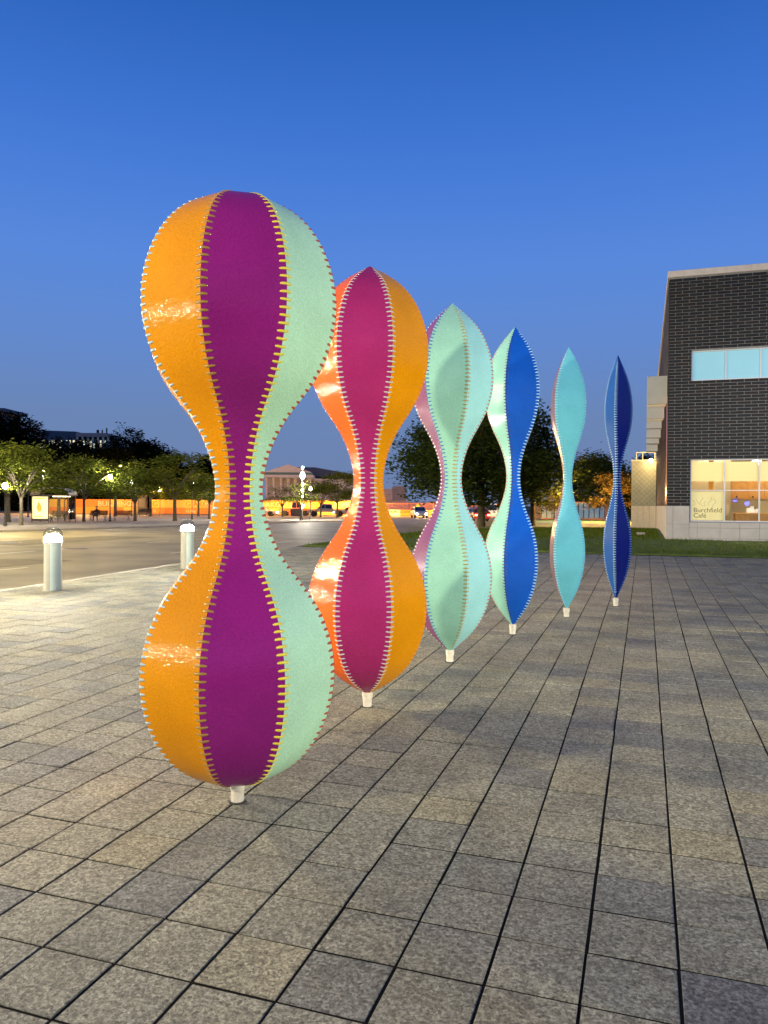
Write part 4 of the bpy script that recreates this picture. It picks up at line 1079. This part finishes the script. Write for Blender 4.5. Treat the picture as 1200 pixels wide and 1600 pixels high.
# ------------------------------------------------------------------ vehicles
M['tyre'] = mat('tyre', (.012, .012, .012), .8); M['hub'] = mat('wheel_rim', (.35, .35, .35), .35, metal=.7)
M['carglass'] = mat('car_glass', (.015, .018, .02), .08, coat=.5)
M['head'] = emitter('headlight_glow', (1, .93, .72), 170); M['tail'] = emitter('tail_light_glow', (1, .05, .03), 60)
def car(name, loc, rz, col, label, cat, L=4.5, H=1.45, Wc=1.78, kind='car', head=True, tail=True):
    root = empty(name, loc, rz); tag(root, label, cat)
    pm_ = mat(name + '_paint_%d' % len(bpy.data.materials), col, .35, coat=.8)
    x0, x1 = -L / 2, L / 2; wr = .33 if kind == 'car' else .39
    axF, axR = x1 - .85, x0 + .85
    def arch(ax): return [(ax + wr * 1.18 * math.cos(R(t)), wr + wr * 1.18 * math.sin(R(t))) for t in range(0, 181, 30)]
    sill = .28 if kind == 'car' else .42; belt = .85 if kind == 'car' else 1.05
    poly = [(x1 - .02, sill)] + [p for p in arch(axF) if p[1] >= sill] + [p for p in arch(axR) if p[1] >= sill] + [(x0 + .02, sill), (x0, sill + .25), (x0 + .02, belt - .06), (x0 + .08, belt)]
    if kind == 'car': poly += [(x1 - 1.15, belt + .05), (x1 - .25, belt - .14), (x1 - .03, belt - .3), (x1, sill + .2)]
    else: poly += [(x1 - 1.3, belt), (x1 - .2, belt - .06), (x1 - .02, belt - .25), (x1, sill + .2)]
    b = MB(); b.prism(poly, -Wc / 2, Wc / 2); o = b.build('body', pm_, root)
    md = o.modifiers.new('bevel', 'BEVEL'); md.width = .05; md.segments = 2; md.angle_limit = R(40)
    if kind == 'car': cab_ = [(x0 + .15, belt - .02), (x0 + .5, H - .08), (x0 + 1.0, H), (x1 - 2.05, H - .02), (x1 - 1.1, belt + .02)]
    else: cab_ = [(x0 + 1.75, belt - .02), (x0 + 1.9, H - .05), (x0 + 2.2, H), (x1 - 2.05, H - .02), (x1 - 1.25, belt)]
    b = MB()
    n = len(cab_); vs = []
    for s_ in (-1, 1):
        for x, z in cab_: vs.append((x, s_ * (Wc / 2 - .06 - .18 * max(0, z - belt) / (H - belt)), z))
    b.add(vs, [tuple(range(n)), tuple(range(n, 2 * n))[::-1]] + [(i, i + n, (i + 1) % n + n, (i + 1) % n) for i in range(n)])
    o = b.build('cabin', pm_, root); md = o.modifiers.new('bevel', 'BEVEL'); md.width = .04; md.segments = 2
    for s_ in (-1, 1):                                # side glass, split by the pillar
        cxm = sum(x for x, z in cab_) / n; czm = belt + (H - belt) * .5
        pts = [((x - cxm) * .86 + cxm, (z - czm) * .74 + czm) for x, z in cab_]
        mid = (pts[0][0] + pts[-1][0]) / 2
        for sgn in (-1, 1):
            q = clip(pts, lambda p: sgn * (p[0] - mid) - .03)
            if len(q) > 2:
                g = MB(); g.add([(x, s_ * (Wc / 2 - .045 - .18 * max(0, z - belt) / (H - belt)), z) for x, z in q], [tuple(range(len(q)))]); g.build('window', M['carglass'], root)
    a, c = cab_[-2], cab_[-1]; g = MB(); y_ = Wc / 2 - .22
    g.add([(a[0] + .07, -y_ + .05, a[1] - .03), (a[0] + .07, y_ - .05, a[1] - .03), (c[0] + .02, y_, c[1] + .06), (c[0] + .02, -y_, c[1] + .06)], [(0, 1, 2, 3)]); g.build('windscreen', M['carglass'], root)
    a, c = cab_[1], cab_[0]; g = MB()
    g.add([(a[0] - .04, -y_ + .05, a[1] - .06), (a[0] - .04, y_ - .05, a[1] - .06), (c[0] - .015, y_, c[1] + .1), (c[0] - .015, -y_, c[1] + .1)], [(0, 1, 2, 3)]); g.build('rear_window', M['carglass'], root)
    for ax in (axF, axR):
        for s_ in (-1, 1):
            t = MB(); t.lathe([(wr * .55, -.11), (wr * .95, -.11), (wr, -.08), (wr, .08), (wr * .95, .11), (wr * .55, .11)], 18)
            o = t.build('wheel', M['tyre'], root, True); o.location = (ax, s_ * (Wc / 2 - .12), wr); o.rotation_euler = (R(90), 0, 0)
            h = MB(); h.lathe([(wr * .56, -.10), (wr * .5, -.118), (wr * .5, .118), (wr * .56, .10)], 14); ho = h.build('rim', M['hub'], o)
    for s_ in (-1, 1):
        h = MB(); h.lathe([(.10, 0), (.09, .04), (.03, .055)], 12); o = h.build('headlight', M['head'] if head else M['hub'], root); o.location = (x1 - .01, s_ * (Wc / 2 - .3), belt - .32); o.rotation_euler = (0, R(90), 0)
        h = MB(); h.box(-.025, .0, -.14, .14, -.08, .08); o = h.build('tail_light', M['tail'] if tail else M['carglass'], root); o.location = (x0 - .0, s_ * (Wc / 2 - .22), belt - .18)
    b = MB(); b.box(x0 - .05, x0 + .06, -Wc / 2 + .1, Wc / 2 - .1, sill + .02, sill + .18); b.build('bumper', pm_, root)
    b = MB(); b.box(x1 - .06, x1 + .05, -Wc / 2 + .1, Wc / 2 - .1, sill + .02, sill + .18); b.build('bumper', pm_, root)
    return root
CZ = 107.0; g0 = lambda px, Z: foot(px, Z, ROAD_Z)
car('parked_car', g0(408, CZ), YAW, (.62, .55, .50), 'white car with glowing headlight beside the mint panel', 'car')
car('pickup_truck', g0(511, CZ - 1), YAW + R(180), (.28, .26, .26), 'grey pickup truck between the street trees', 'pickup truck', 5.2, 1.75, 1.9, 'pickup', False, False)
car('parked_car', g0(547, CZ + 1), YAW + R(180), (.40, .05, .03), 'red car partly behind the orange sculpture panel', 'car')
car('parked_car', g0(655, 100), YAW + R(-84), (.40, .30, .25), 'car facing us with both headlights on, between two sculptures', 'car')
car('parked_car', g0(744, 82), YAW + R(100), (.30, .02, .015), 'red car with bright tail lights left of the thick trunk', 'car')
car('parked_car', g0(765, 88), YAW + R(90), (.70, .66, .60), 'white van seen between the two maple trunks', 'van', 4.8, 1.9, 1.9, 'pickup', False, False)
car('utility_truck', g0(462, CZ + 3), YAW, (.70, .17, .03), 'orange utility truck behind the tall lamp', 'truck', 4.6, 2.1, 2.0, 'pickup', False, False)
dp = empty('rubbish_skip', g0(464, CZ - 2.4), YAW); tag(dp, 'dark grey skip in front of the orange truck', 'skip')
mb = MB(); mb.prism([(-.75, .06), (.6, .06), (.78, 1.0), (-.85, 1.0)], -.7, .7); mb.build('body', mat('skip_steel', (.07, .06, .055), .6), dp)
mb = MB(); mb.bbox(-.9, .83, -.76, .76, 1.001, 1.08, .01); mb.build('rim', M['shelter'], dp)

# crash barriers with a wire fence above
M['orange_b'] = mat('orange_barrier', (.80, .22, .03), .6); M['white_b'] = mat('white_barrier', (.75, .66, .45), .6)
bp_ = [(-.3, 0), (.3, 0), (.3, .2), (.12, .4), (.09, .95), (-.09, .95), (-.12, .4), (-.3, .2)]
Rz90 = Matrix.Rotation(R(90), 4, 'Z')
PLACES = ['leftmost, beside the amber panel', 'just right of the first one', 'left of the facing headlights', 'behind the facing headlights, left half', 'behind the facing headlights, right half',
          'right of the yellow round sign', 'beside the violet panel edge', 'hidden behind the aqua panel', 'left of the red tail lights', 'farthest right, by the thick trunk']
for i in range(10):
    c = g0(594 + i * 21, 113)
    o = empty('crash_barrier', c, YAW); wht = i % 2 == 1
    tag(o, ('pale' if wht else 'orange') + ' crash barrier under the wire fence, ' + PLACES[i], 'barrier', 'crash barriers along the far street')
    mb = MB(); mb.prism(bp_, -.95, .95, 0, Rz90); mb.build('body', M['white_b' if wht else 'orange_b'], o)
    mb = MB(); 
    for x in (-.45, .1): mb.box(x, x + .3, -.135, -.12, .55, .75)
    mb.build('reflector', M['letter_dark'], o)
wf = empty('wire_fence', g0(585, 114.5), YAW); tag(wf, 'orange lit wire mesh fence behind the crash barriers', 'fence')
for i in range(10):
    mb = MB(); mb.lathe([(.03, 0), (.03, 1.9)], 6); o = mb.build('post', M['hub'], wf); o.location = (i * 2.2, 0, 0)
for i in range(9):
    mb = MB(); mb.box(.04, 2.16, -.02, .02, 1.84, 1.88)
    for j in range(10): mb.box(.12 + .21 * j, .135 + .21 * j, -.008, .008, .95, 1.835)
    o = mb.build('mesh_panel', M['orange_b'], wf); o.location = (i * 2.2, 0, 0)
sg = empty('road_sign', g0(653, 111), YAW); tag(sg, 'round yellow road sign above the facing headlights', 'road sign')
mb = MB(); mb.lathe([(.03, 0), (.03, 1.5)], 8); mb.build('post', M['hub'], sg)
mb = MB(); mb.lathe([(.30, -.01), (.30, .01)], 18); o = mb.build('disc', mat('yellow_sign', (.85, .55, .04), .5), sg, True); o.location = (0, -.05, 1.5); o.rotation_euler = (R(90), 0, 0)

# ------------------------------------------------------------------ glazed site cabin at the end of the lawn
M['cabin_frame'] = mat('salmon_cabin_frame', (.50, .22, .10), .6); M['cabin_glass'] = mat('pale_blue_cabin_glass', (.55, .78, .84), .16, metal=.55, coat=.3, var=.1, vscale=1.5)
CZ2 = 92.0; c0, c1 = foot(846, CZ2), foot(950, CZ2 + 1); L_ = (c1 - c0).length
cb = empty('site_cabin', (c0.x, c0.y, -.02), math.atan2(c1.y - c0.y, c1.x - c0.x)); tag(cb, 'low glazed cabin with salmon frame at the end of the lawn', 'cabin')
hC = 2.1
mb = MB(); mb.box(0, L_, .08, 2.6, .0, hC - .12); mb.build('wall', mat('cabin_wall', (.10, .07, .05), .8), cb)
mb = MB(); mb.bbox(-.08, L_ + .08, -.08, 2.7, hC - .119, hC, .01); mb.build('roof', M['cabin_frame'], cb)
mb = MB(); mb.box(-.02, L_ + .02, -.04, .079, -.05, .14); mb.build('plinth', M['cabin_frame'], cb)
n = 12
for i in range(n):
    xa, xb = L_ * i / n * .95, L_ * (i + 1) / n * .95
    mb = MB(); mb.box(xa + .06, xb - .05, .03, .075, .145, hC - .125); mb.build('pane', M['cabin_glass'], cb)
    mb = MB(); mb.box(xa - .03, xa + .035, -.02, .079, .141, hC - .121); mb.build('mullion', M['dark_metal'], cb)
mb = MB(); mb.box(L_ * .955, L_ + .0, -.02, .079, .141, hC - .121); mb.build('corner_panel', M['cabin_frame'], cb)

# ------------------------------------------------------------------ far buildings
M['far_lit'] = emitter('far_lit_windows', (1, .90, .62), 1.1, False); M['far_lit2'] = emitter('far_lit_windows_cool', (.85, 1, .85), .8, False)
M['slate'] = mat('slate_roof', (.07, .085, .11), .7); M['pink_conc'] = mat('pinkish_concrete', (.42, .30, .26), .8); M['far_wall'] = mat('far_wall', (.12, .11, .11), .8)
def far_z(py, Z, px=600): return at_depth(px, py, Z).z
def far_building(px, Z, label): 
    b = empty('far_building', foot(px, Z), YAW); tag(b, label, 'building'); return b
Z1 = 250.0; b1 = far_building(48, Z1, 'long far building with a row of lit windows above the black trees'); X_ = lambda px, Z=Z1, o=48: (px - o) / F * Z
zt = lambda py, px=100: far_z(py, Z1, px) - ROAD_Z
mb = MB(); mb.box(0, X_(168), 0, 16, 0, zt(686)); mb.build('wall', M['far_wall'], b1)
mb = MB(); mb.prism([(X_(68), zt(686) + .02), (X_(119), zt(686) + .02), (X_(117), zt(674)), (X_(66), zt(672.5))], .5, 15); mb.build('roof', M['slate'], b1)
mb = MB(); mb.box(X_(46), X_(67.5), -.8, 14, zt(676), zt(672)); mb.box(X_(48), X_(64), 0, 14, zt(686) + .02, zt(676) - .02); mb.build('cornice', M['pink_conc'], b1)
mb = MB(); mb.box(X_(119), X_(168), -.5, 14, zt(682.5), zt(676.5)); mb.build('cornice', M['pink_conc'], b1)
for k in range(7):
    mb = MB(); x = X_(120 + 8 * k); mb.box(x, x + .45, -.4, .4, zt(694), zt(682.6)); mb.build('column', M['white_b'], b1)
for px in (145, 147, 153, 160):
    mb = MB(); x = X_(px); mb.box(x, x + .35, 3, 3.4, zt(676.4), zt(670 if px != 160 else 667)); mb.build('roof_mast', M['dark_metal'], b1)
for r_, (pa, pb) in enumerate(((688, 691.5), (693, 700))):
    for k in range(22):
        px = 50 + 5.3 * k
        if rnd.random() < .25: continue
        mb = MB(); x = X_(px); mb.box(x, x + .75 * rnd.uniform(.6, 1.05), -.06, .05, zt(pb), zt(pa)); mb.build('window', M['far_lit' if rnd.random() < .7 else 'far_lit2'], b1)
Z2 = 200.0; b2 = far_building(-40, Z2, 'corner of a far tower with a wide dark eave at the left edge')
zt = lambda py: far_z(py, Z2, 0) - ROAD_Z
mb = MB(); mb.box(0, 43 / F * Z2, 0, 10, 0, zt(644.5)); mb.build('wall', M['pink_conc'], b2)
mb = MB(); mb.bbox(-1, 52 / F * Z2, -1.5, 11, zt(644.4), zt(638.5), .3); mb.build('roof', M['slate'], b2)
# classical building with a pediment
Z3 = 170.0; b3 = far_building(412, Z3, 'pale classical building with a pediment between the two largest sculptures'); X_ = lambda px: (px - 412) / F * Z3
zt = lambda py: far_z(py, Z3, 460) - ROAD_Z
M['marble'] = mat('weathered_marble', (.62, .57, .52), .8, var=.08, emit=(.5, .40, .32), estr=.0)
mb = MB(); mb.box(0, X_(560), 3, 25, 0, zt(747)); mb.build('wall', M['marble'], b3)
mb = MB(); mb.prism([(X_(413), zt(738)), (X_(487), zt(738)), (X_(450), zt(725.5))], 0, 10); mb.build('pediment', M['marble'], b3)
mb = MB(); mb.box(X_(413), X_(488), -.3, 3, zt(742), zt(738.2)); mb.build('frieze', mat('verdigris_frieze', (.10, .20, .18), .7), b3)
mb = MB(); mb.box(X_(412), X_(490), -.6, 3, zt(746.5), zt(742.2)); mb.build('entablature', M['marble'], b3)
for k in range(7):
    mb = MB(); mb.lathe([(.5, 0), (.42, .4), (.36, zt(748) - .6), (.5, zt(746.7))], 12); o = mb.build('column', M['marble'], b3, True); o.location = (X_(416 + 11.3 * k), .6, 0)
mb = MB(); mb.prism([(X_(425), zt(738)), (X_(580), zt(747.1)), (X_(580), zt(744)), (X_(545), zt(737)), (X_(485), zt(726.5)), (X_(425), zt(726.5))], 10.1, 26); mb.build('roof', M['slate'], b3)
# grey buildings behind the barriers
Z4 = 160.0; b4 = far_building(560, Z4, 'grey pink blank building behind the crash barriers'); X_ = lambda px: (px - 560) / F * Z4; zt = lambda py: far_z(py, Z4, 640) - ROAD_Z
M['mauve'] = mat('mauve_render', (.40, .33, .33), .85, var=.06); M['mauve_d'] = mat('grey_mauve_render', (.22, .20, .23), .85)
mb = MB(); mb.box(0, X_(640), 0, 12, 0, zt(782)); mb.build('wall', M['mauve'], b4)
mb = MB(); mb.box(X_(641), X_(820), .4, 12, 0, zt(785)); mb.build('wall', M['mauve'], b4)
mb = MB(); mb.box(X_(599), X_(613), -.3, 8, zt(781.8), zt(764)); mb.build('wall', M['mauve'], b4)
mb = MB(); mb.box(X_(613.3), X_(634), -.1, 8, zt(781.8), zt(760)); mb.build('tower_block', M['mauve_d'], b4)
mb = MB(); mb.box(X_(672), X_(683), -.1, 3, zt(784.9), zt(782.5)); mb.build('roof_box', M['mauve'], b4)

# manhole covers in the road
for px, py, lb_ in ((119, 857.5, 'dark manhole cover in the road behind the nearest bollard'), (14, 848, 'dark manhole cover in the road at the left edge')):
    p = ground(px, py, ROAD_Z); mh = empty('manhole_cover', p); tag(mh, lb_, 'manhole cover')
    mb = MB(); mb.lathe([(.42, -.02), (.42, .006), (.38, .012)], 28); mb.build('cover', M['dark_metal'], mh)
    mb = MB(); mb.lathe([(.50, -.02), (.50, .004)], 28); mb.build('frame', M['concrete'], mh)
